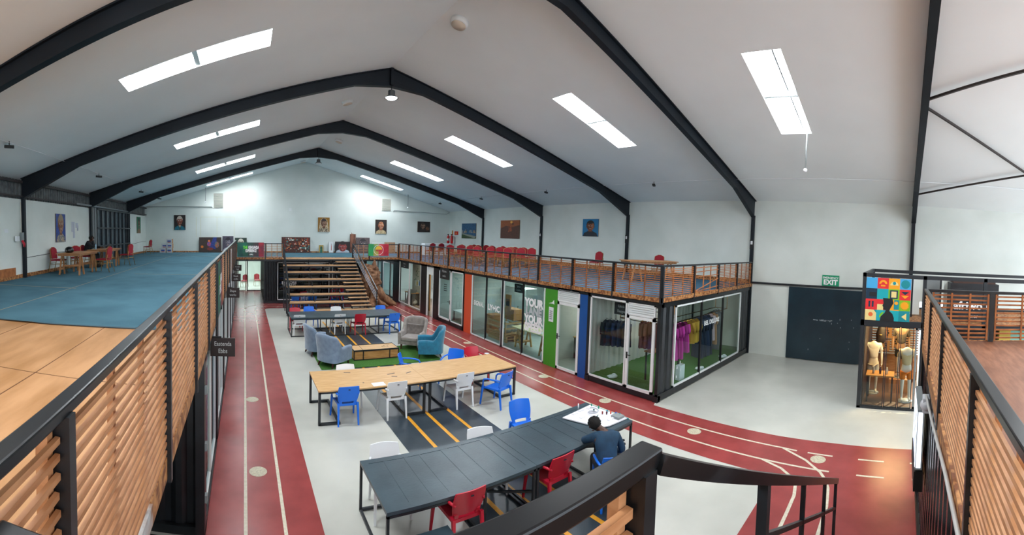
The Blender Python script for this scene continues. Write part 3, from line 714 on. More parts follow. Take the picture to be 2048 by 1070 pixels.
def lane_signs():
    data = [(6.42, 2.24, ('Eastenda', 'Ebbs'), 'nearest square brown sign hanging over the left red lane'), (12.1, 2.26, ('Shape', 'works'), 'second hanging brown sign along the left red lane'),
            (16.1, 2.27, ('Nook', 'crafts'), 'third hanging brown sign along the left red lane'), (20.2, 2.29, ('Kiondo', 'bags'), 'farthest hanging brown sign along the left red lane')]
    for y, z, tx, lb in data:
        t = thing('hanging_sign', lb, 'sign', (-.33, y, z), group='hanging lane signs')
        MB().box(-.19, .19, -.015, .015, -.145, .145).build('board', M('sign_brown', '#2a1d1b', .5), t)
        m = MB(); m.text(tx[0], (0, -.017, .025), (1, 0, 0), (0, 0, 1), .1, sx=.75); m.text(tx[1], (0, -.017, -.09), (1, 0, 0), (0, 0, 1), .1, sx=.75); m.build('lettering', M('pale_letter'), t)
        MB().bar((-.2, 0, .16), (-.02, 0, .16), .02, .02).build('bracket', BLACK, t)
lane_signs()

# ---- right foreground container below the railing
def fore_container():
    t = thing('shipping_container', 'black corrugated container wall below the right foreground railing', 'shop', (5, -.5, 0))
    m = MB(); corrugated(m, (6.95, -.42), (.2, -.42), .12, 2.48, -1, .27, .05); m.build('side_wall', M('navy_corrugated', '#15171d', .22, 0, '#231c20', 3), t, world=True)
    m = MB(); m.box(.2, 7.0, -.44, -.38, 0, .13); m.box(.2, 7.0, -.46, -.39, 2.38, 2.5); m.box(6.9, 7.0, -.5, -.38, 0, 2.5); m.build('frame', CORR, t, world=True)
    m = MB(); corrugated(m, (6.97, -.5), (6.97, -6), .12, 2.48, 1, .27, .05); m.build('end_wall', CORR, t, world=True)
    b = thing('light_box', 'bright white and blue light box mounted on the foreground container', 'sign', (5.9, -.31, 1.62))
    MB().box(-.5, .5, -.06, .03, -.36, .42).build('frame', GREY, b)
    MB().box(-.48, .48, .03, .035, -.33, .39).build('lit_panel', emission('light_panel', '#e4efff', 1.6), b); MB().box(-.506, -.5, -.04, .02, -.33, .39).build('lit_edge', emission('light_panel', '#e4efff', 1.6), b)
    m = MB()
    for k in range(5): m.box(-.42, .3, .036, .038, -.3+k*.14, -.27+k*.14)
    m.build('print_lines', M('print_blue', '#26469c', .5), b)
    MB().box(-.5, .5, -.08, .04, -.64, -.38).build('lower_box', BLACK, b)
    c = thing('power_socket', 'round white industrial socket with a conduit on the foreground container', 'socket', (5.0, -.33, 2.27))
    MB().box(-.09, .09, -.06, .02, -.09, .09).build('back_box', M('socket_white', '#c9ccd2', .4), c, bevel=.01)
    MB().lathe([(.06, 0), (.075, .05), (.06, .1), (.03, .12)], (0, 0, 0), 16).build('cap', M('socket_white'), c).rotation_euler = (0, -pi/2, .5)
    MB().tube([(.0, -.02, .1), (-.4, -.02, .12), (-1.2, -.02, .2), (-2.2, -.02, .32), (-3.1, -.02, .36), (-4.2, -.02, .37)], .015, 8).build('conduit', M('conduit_white', '#c4c5c2', .4), c)
fore_container()

# ---- shop with the mural at the far right
def mural_shop():
    X = 10.78
    t = thing('shop_kiosk', 'black steel framed kiosk shop with a colourful geometric mural above its glass', 'shop', (X, .3, 0))
    m = MB(); st = .09
    for y in (.94, -.62, -2.2, -3.8): m.box(X, X+st, y, y+st, 0 if y > -1 else 2.2, 3.52)
    m.box(13.9, 14.0, .94, 1.03, 0, 3.52)
    m.box(X, X+st, -6, 1.03, 3.43, 3.53); m.box(X+3.1, X+3.2, -6, 1.03, 3.43, 3.53); m.box(X, X+3.2, .94, 1.03, 3.43, 3.53)
    m.box(X, X+st, -6, 1.03, 2.16, 2.31); m.box(X+3.1, X+3.2, -6, 1.03, 2.16, 2.31); m.box(X, X+3.2, .94, 1.03, 2.16, 2.31); m.box(X, X+st, -.62, 1.03, 0, .06)
    for y in (.3, -.3, -1.1, -1.8, -2.6): m.box(X+1.0, X+1.05, y, y+.05, 2.3, 3.43)
    m.build('frame', M('kiosk_steel', '#23282d', .45), t, world=True)
    MB().box(X+.1, X+3.1, -6, .94, 2.2, 2.26).build('upper_floor', OSB, t, world=True)
    # mural
    y1, y0, z0, z1 = .93, -.22, 2.31, 3.42
    mb = MB(); mb.box(X-.01, X+.02, y0, y1, z0, z1, 0)
    C = ['#41a4d8', '#dc2c2f', '#f0a21b', '#1a1c20', '#0f8790', '#e9d28b', '#7db61c', '#12a5ae', '#0d2f45', '#e66a35']
    cm = [M('mural%d' % i, c, .5) for i, c in enumerate(C)]
    W = (y1-y0)/4; H = (z1-z0)/4
    def P(u, v): return (y1-u*W, z0+v*H)
    def quad(u0, v0, u1, v1, mi, dep): a = P(u0, v0); b = P(u1, v1); mb.box(X-.01-dep, X-.01, b[0], a[0], a[1], b[1], mi)
    def poly(pts, mi, dep): mb.prism([P(u, v) for u, v in pts][::1], (X-.01, 0, 0), (0, 1, 0), (0, 0, 1), (-dep, 0, 0), mi)
    def circ(u, v, r, mi, dep, a0=0, a1=360, n=24): poly([(u+r*cos(R(a0+(a1-a0)*i/n)), v+r*sin(R(a0+(a1-a0)*i/n))) for i in range(n+1)], mi, dep)
    grid = [[5, 7, 7, 4], [1, 1, 2, 6], [8, 7, 6, 1], [0, 1, 2, 0]]
    for r in range(4):
        for c_ in range(4): quad(c_, r, c_+1, r+1, grid[r][c_], .003)
    circ(1.5, 3.45, .36, 2, .005, 0, 180); circ(1.5, 3.45, .18, 1, .007, 0, 180); quad(1.3, 3.22, 1.7, 3.36, 2, .005)
    circ(2.5, 3.35, .36, 5, .005, 0, 180); circ(2.5, 3.55, .15, 4, .007)
    circ(3.5, 3.5, .4, 4, .005)
    quad(.3, 2.25, .95, 2.65, 3, .005); quad(2.15, 2.1, 2.85, 2.9, 8, .005); quad(2.27, 2.22, 2.73, 2.78, 5, .007)
    poly([(3.15, 2.8), (3.85, 2.8), (3.5, 2.5)], 8, .005); poly([(3.15, 2.45), (3.85, 2.45), (3.5, 2.15)], 2, .005)
    for u in (.35, .65): quad(u-.08, 1.25, u+.08, 1.8, 8, .005)
    circ(3.5, 1.5, .33, 2, .006)
    for k in range(20): a = k*pi/10; poly([(3.5+.33*cos(a-.1), 1.5+.33*sin(a-.1)), (3.5+.33*cos(a+.1), 1.5+.33*sin(a+.1)), (3.5+.45*cos(a), 1.5+.45*sin(a))], 2, .005)
    quad(2.55, 1.1, 3, 2, 4, .005); circ(2.75, 1.7, .16, 2, .007)
    quad(1.05, 1.0, 1.6, 1.55, 5, .005); circ(.5, .55, .2, 9, .006); poly([(.75, 1), (1, 1), (1, .7)], 4, .005)
    circ(1.7, .4, .42, 6, .005, 90, 200); poly([(3.25, .45), (3.7, .15), (3.7, .8)], 5, .006)
    # black silhouette of a head in profile
    poly([(1.35, 0), (1.42, .4), (1.75, .75), (1.85, 1.0), (1.62, 1.08), (1.6, 1.3), (1.52, 1.42), (1.62, 1.65), (1.55, 2.15), (2.4, 2.1), (2.5, 1.7), (2.25, 1.2), (2.15, .95), (2.45, .7), (2.6, .3), (2.6, 0)], 3, .009)
    mb.build('mural', cm, t, world=True)
    # glass front
    for i, (a, b) in enumerate(((.36, .93), (.0, .34), (-.36, -.02))):
        window_part(t, a, b, .06, 2.16, X+.04, 'x', GL, fr=.02, fw=.05, frame=M('kiosk_steel'))
    window_part(t, -.62, -.4, .06, 2.16, X+.04, 'x', GL, fr=.05, frame=GREY)
    MB().box(X+.1, X+2.9, .9, .93, .05, 2.16).build('side_panel', M('kiosk_side', '#3a2a22', .6), t, world=True)
    m = MB()
    z = .4
    while z < 2.1: m.box(X+2.6, X+2.64, -.6, .9, z, z+.04); z += .08
    m.box(X+2.56, X+2.6, -.6, .9, 0.05, .8); m.build('rear_slats', SLAT, t, world=True)
    MB().box(X+.1, X+2.6, -.6, .9, .03, .06).build('kiosk_floor', M('kiosk_floor', '#6a5040', .4), t, world=True)
    add_light('kiosk_sun_fill', 'AREA', (X+1.0, .1, 2.14), 55, (1, .62, .28), size=1.2, size_y=.9)  # added warm fill imitating sunlight inside the kiosk, not a real fitting
    # black name box beyond
    b = thing('sign_box', 'large black box sign with white shop lettering behind the right railing', 'sign', (11.5, -2.0, 2.4))
    MB().box(0, 1.2, -.68, .68, -.85, .93).build('box', M('sign_box_black', '#24262a', .5, 0, '#2d3034', 4), b)
    m = MB(); m.text('afriwoles', (-.01, 0, .22), (0, -1, 0), (0, 0, 1), .3, bold=.01, sx=1.05); m.text('- SHOP -', (-.01, 0, -.02), (0, -1, 0), (0, 0, 1), .1, bold=.002)
    m.build('lettering', M('white_vinyl'), b)
    MB().box(.1, 1.1, -.6, .6, .93, 1.0).build('top_tray', M('rusty_tray', '#4a332b', .7), b)
    c = thing('striped_counter', 'low mint and yellow striped counter behind the right railing', 'counter', (11.4, -3.4, 0))
    m = MB()
    for k in range(8): m.box(0, .5, .66-k*.32-.32, .66-k*.32, 0, 2.2, k % 3 == 0)
    m.build('board', [M('mint', '#8ecfc2', .6), M('yellow_board', '#d9c25a', .6)], c)
    mp = thing('wall_panel', 'row of pale upright boards standing behind the kiosk frame', 'panel', (12.3, -1, 0))
    for k in range(4): MB().box(12.3, 12.33, -.5-k*.62+.6, -.5-k*.62+1.15, 2.3, 3.45).build('board', WALL if k % 2 else GREY, mp, world=True)
mural_shop()
# ================================================================ FURNITURE
def plastic_chair():
    t = thing('plastic_armchair', 'chair', 'chair')
    P = BLUEP
    m = MB()   # seat: softly dished slab
    def top(u, v):
        x = (u-.5)*.44*(1-.08*(1-v)); y = -.22+.46*v; z = .445-.018*sin(pi*u)*sin(pi*min(1, v*1.1))-(.03*max(0, v-.85)/.15)
        return x, y, z
    n = 8; vs = []; 
    m.grid(lambda u, v: top(u, v), n, n); m.grid(lambda u, v: (top(1-u, v)[0], top(1-u, v)[1], top(1-u, v)[2]-.022), n, n)
    for k in range(4):
        f = [lambda s: (s, 0), lambda s: (1, s), lambda s: (1-s, 1), lambda s: (0, 1-s)][k]
        m.grid(lambda u, v: (lambda a: (a[0], a[1], a[2]-.045*v))(top(*f(u))), n, 1)
    m.build('seat', P, t)
    m = MB()   # backrest: curved shell
    def bk(u, v, o=0):
        w = .40+.045*sin(pi*v)+.03*v; x = (u-.5)*w; z = .50+.34*v
        y = -.215-.10*v-.035*sin(pi*u)*(1)+.02+o; z += .012*sin(pi*u)*v
        return x, y, z
    m.grid(lambda u, v: bk(u, v), 10, 8); m.grid(lambda u, v: bk(1-u, v, -.018), 10, 8)
    for k in range(4):
        f = [lambda s: (s, 0), lambda s: (1, s), lambda s: (1-s, 1), lambda s: (0, 1-s)][k]
        m.grid(lambda u, v: bk(*f(u), -.018*v), 10, 1)
    for s in (-1, 1): m.bar((s*.15, -.2, .43), (s*.16, -.225, .52), .06, .022, up=(0, 1, 0))
    m.build('backrest', P, t)
    for s in (-1, 1):
        m = MB().tube([(s*.205, -.285, .66), (s*.235, -.22, .675), (s*.262, -.08, .672), (s*.268, .08, .66), (s*.262, .19, .63), (s*.25, .225, .58), (s*.245, .235, .44)], [.016, .02, .021, .021, .021, .02, .02], 7)
        m.build('armrest', P, t)
        MB().bar((s*.245, .235, .46), (s*.262, .285, 0), .045, .04, up=(0, 1, 0), w2=.03, h2=.026).build('leg', P, t)
        MB().bar((s*.205, -.235, .47), (s*.215, -.30, 0), .045, .045, up=(0, 1, 0), w2=.03, h2=.03).build('leg', P, t)
    MB().box(-.02, .02, -.345, -.335, .775, .79).build('grip_hole', M('grip_shadow', '#20262c', .6), t)
    return t
PC = plastic_chair(); PCU = [False]
def pchair(x, y, deg, col, label, group):
    sw = {'blue': None, 'white': [(BLUEP, WHITEP)], 'red': [(BLUEP, REDP)]}[col]
    if not PCU[0] and col == 'blue':
        PCU[0] = True; PC.location = (x, y, .006); PC.rotation_euler = (0, 0, R(deg)); PC['label'] = label; PC['group'] = group; return PC
    return dup(PC, (x, y, .006), R(deg), label, group, sw)
g = 'plastic chairs at the plank table'
pchair(2.14, 8.52, 0, 'blue', 'blue plastic armchair at the near side of the plank table, nearest its left end', g)
pchair(3.22, 8.54, 0, 'white', 'white plastic armchair at the near side of the plank table over the charcoal strip', g)
pchair(4.88, 8.50, 0, 'white', 'white plastic armchair at the near side of the plank table, right of its middle legs', g)
pchair(5.66, 8.06, 17, 'blue', 'blue plastic armchair turned slightly at the near right end of the plank table', g)
pchair(2.40, 9.33, 180, 'white', 'white plastic armchair behind the plank table with only its back top showing', g)
pchair(4.25, 9.98, -118, 'blue', 'blue plastic armchair turned sideways behind the middle of the plank table', g)
pchair(5.42, 9.86, 130, 'blue', 'blue plastic armchair turned to the left behind the right half of the plank table', g)
pchair(6.12, 9.78, 178, 'red', 'red plastic armchair behind the right end of the plank table', g)
g = 'plastic chairs at the near black table'
lone = pchair(4.93, 6.02, 172, 'blue', 'armless blue plastic chair standing alone behind the near black table', g)
for c in kids(lone):
    if c.name.startswith('armrest'): bpy.data.objects.remove(c)
lone.name = 'plastic_chair'
pchair(3.62, 5.40, 168, 'white', 'white plastic armchair behind the middle of the near black table', g)
pchair(2.05, 5.52, 175, 'white', 'white plastic armchair behind the left end of the near black table', g)
pchair(2.70, 4.63, 0, 'red', 'red plastic armchair in front of the near black table, nearest its left end', g)
pchair(4.25, 4.60, 0, 'red', 'red plastic armchair in front of the middle of the near black table', g)
pchair(4.97, 3.95, -38, 'blue', 'blue plastic armchair carrying the person in the blue shirt', g)
pchair(2.05, 3.75, -10, 'red', 'red plastic armchair mostly cut off at the bottom edge beside the black table', g)
g = 'plastic chairs at the far black table'
pchair(2.11, 16.07, 0, 'white', 'white plastic armchair at the left end of the near side of the far black table', g)
pchair(3.68, 16.03, 3, 'white', 'white plastic armchair over the charcoal strip at the far black table', g)
pchair(4.49, 15.94, 0, 'red', 'red plastic armchair at the near side of the far black table', g)
pchair(5.86, 15.82, 3, 'blue', 'blue plastic armchair at the near right corner of the far black table', g)
pchair(2.11, 17.0, 180, 'red', 'red plastic armchair behind the left end of the far black table', g)
pchair(2.76, 17.22, 186, 'blue', 'blue plastic armchair behind the far black table beside the red one', g)
pchair(3.88, 17.08, 180, 'white', 'white plastic armchair behind the middle of the far black table', g)
pchair(5.86, 17.02, 180, 'blue', 'blue plastic armchair behind the right end of the far black table', g)
g = 'chairs stored under the bench stairs'
for i, (x, y, c, l) in enumerate([(2.75, 21.6, 'blue', 'blue plastic armchair stored under the left end of the bench stairs'), (3.2, 21.9, 'white', 'white plastic armchair stored under the bench stairs among blue ones'), (3.45, 21.4, 'blue', 'second blue plastic armchair stored under the bench stairs from the left'),
    (3.0, 22.35, 'red', 'red plastic armchair stored under the left part of the bench stairs'), (4.95, 21.9, 'blue', 'blue plastic armchair under the right half of the bench stairs')]): pchair(x, y, 20*i-30, c, l, g)
for k in range(2): 
    o = pchair(4.95, 21.9, 50, ['red', 'red'][k], ['red plastic armchair stacked on the blue one under the bench stairs', 'topmost red plastic armchair of the small stack under the bench stairs'][k], g); o.location.z = .16*(k+1)+.006

# ---- tables
def black_table(name, x0, x1, y0, y1, seam, label, ztop=.75):
    t = thing(name, label, 'table', ((x0+x1)/2, (y0+y1)/2, .006))
    def seg(a, b):
        m = MB(); m.box(a, b, y0, y1, ztop-.045, ztop-.004)
        m.box(a, b, y0, y0+.1, ztop-.004, ztop); m.box(a, b, y1-.1, y1, ztop-.004, ztop); m.box(a, a+.1, y0+.1, y1-.1, ztop-.004, ztop); m.box(b-.12, b, y0+.1, y1-.1, ztop-.004, ztop)
        x = a+.32
        while x < b-.3:
            w = random.choice([.03, .06, .12]); m.box(x, x+w, y0+.1, y1-.1, ztop-.004, ztop-.001); x += w+random.choice([.18, .25, .33])
        m.build('tabletop', BLACKTOP, t, world=True)
    seg(x0, seam-.003); seg(seam+.003, x1)
    q = .035
    xs_ = [x0+q/2, (x0+seam)/2+.25, seam-q, seam+q, (seam+x1)/2+.15, x1-q/2]
    for x in xs_:
        for y in (y0+q/2, y1-q/2): MB().bar((x, y, 0.006), (x, y, ztop-.04), q, q, up=(0, 1, 0)).build('leg', STEEL, t, world=True)
    m = MB()
    for z in (.03,):
        m.bar((x0, y0+q/2, z), (x1, y0+q/2, z), q, q); m.bar((x0, y1-q/2, z), (x1, y1-q/2, z), q, q)
        for x in xs_: m.bar((x, y0, z), (x, y1, z), q, q)
    m.bar((x0, y0+q/2, ztop-.065), (x1, y0+q/2, ztop-.065), q, .03); m.bar((x0, y1-q/2, ztop-.065), (x1, y1-q/2, ztop-.065), q, .03)
    m.build('base_frame', STEEL, t, world=True)
    return t
T1 = black_table('work_table', 1.64, 6.12, 4.45, 5.62, 3.87, 'long black painted panel table in the foreground')
m = MB()
for x, r_ in ((3.87, 1), (6.0, -1)): m.bar((x, 4.5, .34), (x-r_*1.6 if r_ > 0 else x-1.5, 5.55, .34), .03, .03)
m.bar((4.0, 5.58, .34), (6.1, 4.6, .34), .03, .03); m.bar((4.4, 4.6, .33), (6.1, 5.55, .33), .03, .03)
m.build('brace', STEEL, T1, world=True)
black_table('work_table', 1.78, 6.22, 15.68, 16.98, 4.0, 'long black panel table in front of the bench stairs')
def low_bench():
    t = thing('low_bench', 'small black board bench by the left end of the foreground table', 'bench', (2.1, 4.2, .006))
    MB().box(1.72, 2.42, 3.98, 4.40, .40, .43).build('top', BLACKTOP, t, world=True)
    for x in (1.74, 2.40):
        for y in (4.0, 4.38): MB().bar((x, y, .006), (x, y, .4), .03, .03, up=(0, 1, 0)).build('leg', STEEL, t, world=True)
low_bench()
def plank_table():
    t = thing('work_table', 'long light plank table on black steel loop legs', 'table', (3.97, 8.95, .006))
    x0, x1, y0, y1, z = 1.52, 6.42, 8.32, 9.56, .75
    MB().box(x0, 3.97, y0, y1, z-.03, z).build('tabletop', PLANK, t, world=True, bevel=.003); MB().box(3.973, x1, y0, y1, z-.03, z).build('tabletop', PLANK, t, world=True, bevel=.003)
    m = MB()
    for y in (y0+.03, y1-.03): m.bar((x0+.02, y, z-.05), (x1-.02, y, z-.05), .05, .04)
    m.build('apron', STEEL, t, world=True)
    q = .05
    for x, d in ((x0+.03, 1), (3.90, -1), (4.04, 1), (x1-.03, -1)):
        m = MB()
        for y in (y0+.03, y1-.03):
            m.bar((x, y, .006), (x, y, z-.04), q, q, up=(0, 1, 0)); m.bar((x, y, .03), (x+d*.42, y, .03), q, q)
        m.bar((x+d*.42, y0+.005, .03), (x+d*.42, y1-.005, .03), q, q)
        m.build('leg', STEEL, t, world=True)
    mb = MB(); mb.box(2.72, 3.0, 8.36, 8.56, z+.001, z+.004); tag(mb.build('paper_sheet', M('paper')), 'white paper sheet on the near edge of the plank table', 'paper')
    m = MB()
    for a, b in (((3.25, 9.0), (3.45, 9.05)), ((3.3, 8.85), (3.42, 8.8)), ((3.7, 8.95), (3.85, 9.02)), ((2.3, 9.35), (2.45, 9.32)), ((2.55, 8.62), (2.58, 8.63))): m.bar((*a, z+.0008), (*b, z+.0008), .035, .001)
    m.build('paint_marks', M('table_marks', '#4f4a49', .6), t, world=True)
plank_table()
def coffee_table():
    t = thing('coffee_table', 'low wooden box coffee table with black edges on the green turf', 'coffee table', (4.12, 12.75, .02))
    x0, x1, y0, y1, h = 3.39, 4.87, 12.46, 13.08, .33
    MB().box(x0+.01, x1-.01, y0+.01, y1-.01, .03, h-.005).build('body', M('box_wood', '#b98a52', .5, 0, '#9c6c38', 3, (1, 6, 6)), t, world=True)
    MB().box(x0, x1, y0, y1, h-.03, h).build('top', PLANK, t, world=True)
    m = MB(); q = .025
    for x in (x0, x0+.3, x1-.3, x1):
        for y in (y0, y1):
            m.bar((x, y, .02), (x, y, h), q, q, up=(0, 1, 0))
    for z in (.03, h-.01):
        for y in (y0, y1): m.bar((x0, y, z), (x1, y, z), q, q+(.02 if z > .2 else 0))
        for x in (x0, x1): m.bar((x, y0, z), (x, y1, z), q, q)
    m.bar((x0+.3, y0, h+.001), (x0+.3, y1, h+.001), .012, .004)
    m.build('frame', BLACK, t, world=True)
    m = MB()
    for a, b in (((4.4, 12.7), (4.6, 12.7)), ((4.6, 12.7), (4.6, 12.85)), ((4.4, 12.7), (4.4, 12.8)), ((4.4, 12.8), (4.5, 12.8)), ((4.5, 12.8), (4.5, 12.9)), ((4.5, 12.9), (4.7, 12.9))): m.bar((*a, h+.001), (*b, h+.001), .012, .002)
    m.build('drawn_lines', BLACK, t, world=True)
    tag(MB().box(2.24, 6.1, 11.8, 13.75, .006, .02).build('turf_rug', GRASS), 'rectangular green artificial turf rug under the lounge seats', 'rug')
coffee_table()
# ---- wing armchairs
def armchair(x, y, deg, mat, label, high=1.02, tuft=False):
    t = thing('wing_armchair', label, 'armchair', (x, y, .02), R(deg), 'lounge armchairs on the turf rug')
    # shell path from front-left round the back to front-right
    def path(s):        # s 0..1
        w = .36; d0 = .34
        if s < .3: k = s/.3; return (-w-.015*sin(pi*k), d0-.62*k*1.0)
        if s > .7: k = (1-s)/.3; return (w+.015*sin(pi*k), d0-.62*k)
        a = pi + (s-.3)/.4*pi; ca, sa = cos(a), sin(a); e = .45 if tuft else 1; return (w*math.copysign(abs(ca)**e, ca), -.28+.17*math.copysign(abs(sa)**(.7 if tuft else 1), sa))
    def hgt(s):
        k = min(s, 1-s)
        if k < .22: return .60+.02*sin(k/.22*pi)
        if k < .36: q_ = (k-.22)/.14; q_ = q_*q_*(3-2*q_); return .60+(high-.60-.06)*q_
        return high-.06+.06*min(1, (k-.36)/.12)
    m = MB(); N = 40
    def sh(u, v):       # v around the cross-section: outer up, over, inner down
        p = Vector(path(u)); q1 = Vector(path(max(0, u-.01))); q2 = Vector(path(min(1, u+.01))); tn = (q2-q1).normalized(); n = Vector((tn.y, -tn.x))
        if n.dot(Vector((p.x, p.y+.1))) < 0: n = -n
        h = hgt(u); k = min(u, 1-u); back = max(0, min(1, (k-.22)/.14)); th = .055
        if v < .45: w = v/.45; z = .16+(h-.16-.05)*w; o = th*(.75+.25*w)+back*.09*max(0, w-.35)
        elif v < .55+.0: w = (v-.45)/.1; a = pi*w; z = h-.05+.05*sin(a); o = th*cos(a)+back*.058
        else: w = (v-.55)/.45; z = h-.05-(h-.05-.2)*w; o = -th+back*.058*(1-w)
        return (p.x+n.x*o, p.y+n.y*o, z)
    m.grid(sh, N, 24)
    m.add([sh(0, i/24) for i in range(25)], [tuple(range(25))]); m.add([sh(1, i/24) for i in range(25)], [tuple(range(25))[::-1]])
    m.build('shell', mat, t)
    m = MB()
    base = [(-.33, .33), (.33, .33), (.36, .0), (.33, -.32), (.2, -.42), (-.2, -.42), (-.33, -.32), (-.36, 0)]
    m.prism(base, (0, 0, .17), (1, 0, 0), (0, 1, 0), (0, 0, .14)); m.build('seat_base', mat, t, bevel=.02)
    m = MB(); m.box(-.3, .3, -.3, .36, .30, .44); m.build('seat_cushion', mat, t, bevel=.04)
    if tuft:
        m = MB(); m.bar((-.3, -.36, .76), (.3, -.36, .76), .05, .03); m.build('back_roll', mat, t)
    for lx, ly, ex, ey in ((-.29, .29, -.30, .31), (.29, .29, .30, .31), (-.24, -.34, -.28, -.42), (.24, -.34, .28, -.42)):
        MB().bar((lx, ly, .19), (ex, ey, .0), .06, .06, up=(0, 1, 0), w2=.03, h2=.03).build('leg', M('dark_brown_leg', '#3a1b14', .4), t)
    return t
VB = M('blue_grey_velvet', '#76899e', .8, 0, '#68798f', 8, sheen=.4); VG = M('taupe_velvet', '#8d857f', .8, 0, '#79716c', 10, sheen=.4); VT = M('teal_velvet', '#0f7290', .75, 0, '#0b5f7c', 8, sheen=.4)
armchair(2.72, 12.28, -52, VB, 'pale blue-grey wing armchair with its back to the camera, nearer one')
armchair(2.50, 13.48, -78, VB, 'pale blue-grey wing armchair half hidden behind the nearer blue one')
armchair(5.72, 13.35, 138, VG, 'taupe fabric wing armchair facing the camera by the rug', high=1.06, tuft=True)
armchair(5.85, 12.3, 68, VT, 'teal velvet wing armchair on the right of the rug')

# ---- bench stairs
def bleacher():
    t = thing('bench_stairs', 'wide timber bench stairs on a black steel frame rising to the far deck', 'stairs', (4.1, 20.5, .006))
    n = 8; rise = DECK/8; Y = [21.88, 21.66, 21.41, 21.03, 20.48, 20.08, 19.58, 19.33]
    Y = [22.0-.385*k for k in range(8)]
    for k in range(n):
        z = DECK-rise*k-.0 + .0; y = Y[k]
        MB().box(2.02+.02*k, 5.9+.035*k, y, y+.42 if k else 22.56, z-.05, z).build('bench', TREAD, t, world=True)
    for k in range(n-1):
        z = DECK-rise*(k+.5); y = Y[k]-.19
        x0 = 4.85+.05*k; 
        s = MB().box(x0, 5.95+.035*k, y, y+.27, z-.03, z).build('half_step', TREAD, t, world=True)
        m = MB(); m.box(x0, 5.95+.035*k, y+.01, y+.03, z-.07, z-.03); m.box(x0+.02, x0+.05, y, y+.27, z-rise/2-.02, z-.03); m.build('step_frame', STEEL, t, world=True)
    m = MB()
    for x in (2.06, 3.4, 4.75, 6.0):
        m.bar((x, 22.3, DECK-.1), (x, 19.45, .33-.06), .05, .12)
        for k in (1, 3, 5, 6): m.bar((x, Y[k]+.2, .006), (x, Y[k]+.2, DECK-rise*k-.05), .045, .045, up=(0, 1, 0))
    for k in range(n): m.box(2.05+.02*k, 5.88+.035*k, Y[k]+.01, Y[k]+.04, DECK-rise*k-.11, DECK-rise*k-.05)
    m.build('support_frame', STEEL, t, world=True)
    for sx, lab, x, bx in ((0, 'left', 2.08, 2.14), (1, 'right', 5.95, 6.5)):
        h = thing('handrail', f'black steel handrail on the {lab} side of the bench stairs', 'handrail', (x, 22, 0))
        x2 = bx; p, q = (x, 22.45, 3.44), (x2, 19.7, 1.2)
        MB().bar(p, q, .05, .05).build('top_bar', STEEL, h, world=True)
        m = MB()
        for d in (.28, .42, .56): m.bar((p[0], p[1], p[2]-d), (q[0], q[1], q[2]-d), .025, .025)
        m.build('mid_bar', M('pale_bar', '#6d7780', .4) if sx else STEEL, h, world=True)
        for f in ((0, .98) if sx else (0, .45, .98)):
            v = Vector(p).lerp(Vector(q), f); MB().bar(v, (v.x, v.y, max(.006, v.z-.95) if f < .9 else .006), .05, .05, up=(0, 1, 0)).build('post', STEEL, h, world=True)
        if not sx:
            MB().box(q[0]-.12, q[0]+.12, 19.62, 19.82, .006, .02).build('base_plate', STEEL, h, world=True)
bleacher()
# ---- driftwood trunk
def trunk():
    from mathutils import noise
    t = thing('tree_trunk', 'gnarled brown driftwood tree trunk standing right of the bench stairs', 'tree trunk', (6.95, 22.0, .006))
    bark = M('driftwood', '#9a7254', .9, 0, '#583827', 5, (1, 1, .3), bump=1, bscale=14, contrast=(.3, .7))
    m = MB()
    def limb(pts, rs, n=18, st=12, seed=0):
        P_ = [Vector(p) for p in pts]; L = len(P_)-1; tot = L*st; rings = []
        a = Vector((1, 0, 0))
        for i in range(tot+1):
            s = i/st; k = min(int(s), L-1); f = s-k; c = P_[k].lerp(P_[k+1], f); r = rs[k]+(rs[k+1]-rs[k])*f
            tn = (P_[k+1]-P_[k]).normalized(); a = (a-tn*a.dot(tn)).normalized(); b = tn.cross(a); ring = []
            for j in range(n):
                th = 2*pi*j/n; d = a*cos(th)+b*sin(th)
                w = 1+.42*noise.noise(Vector((cos(th)*1.9+seed, sin(th)*1.9, s*1.1)))+.34*noise.noise(Vector((cos(th)*4+seed, sin(th)*4, s*1.6)))+.22*noise.noise(Vector((cos(th)*9+seed, sin(th)*9, s*4)))
                ring.append(c+d*r*w)
            rings += ring
        m.add(rings, [(i*n+j, i*n+(j+1) % n, (i+1)*n+(j+1) % n, (i+1)*n+j) for i in range(tot) for j in range(n)]+[tuple(tot*n+j for j in range(n))], 0, True)
    limb([(0, 0, 0), (-.05, .05, .6), (-.15, .1, 1.2), (-.12, .12, 1.8), (.0, .1, 2.25)], [.55, .46, .58, .56, .34], 34, 16)
    limb([(-.3, .1, 1.6), (-.55, .1, 2.1), (-.58, .1, 2.5)], [.25, .14, .06], 12, 8, 3)
    limb([(.1, .1, 1.9), (.12, .1, 2.3), (.15, .1, 2.55)], [.25, .1, .05], 12, 8, 5)
    limb([(.1, .0, .9), (.55, -.1, .45), (.95, -.15, .18), (1.35, -.2, .0)], [.34, .28, .22, .1], 14, 8, 7)
    limb([(-.1, 0, .6), (-.35, -.25, .2), (-.5, -.4, 0)], [.25, .15, .06], 12, 8, 9)
    limb([(.1, .1, .6), (.3, -.45, .2), (.75, -.65, .02)], [.2, .14, .06], 12, 8, 11)
    m.build('trunk', bark, t)
trunk()
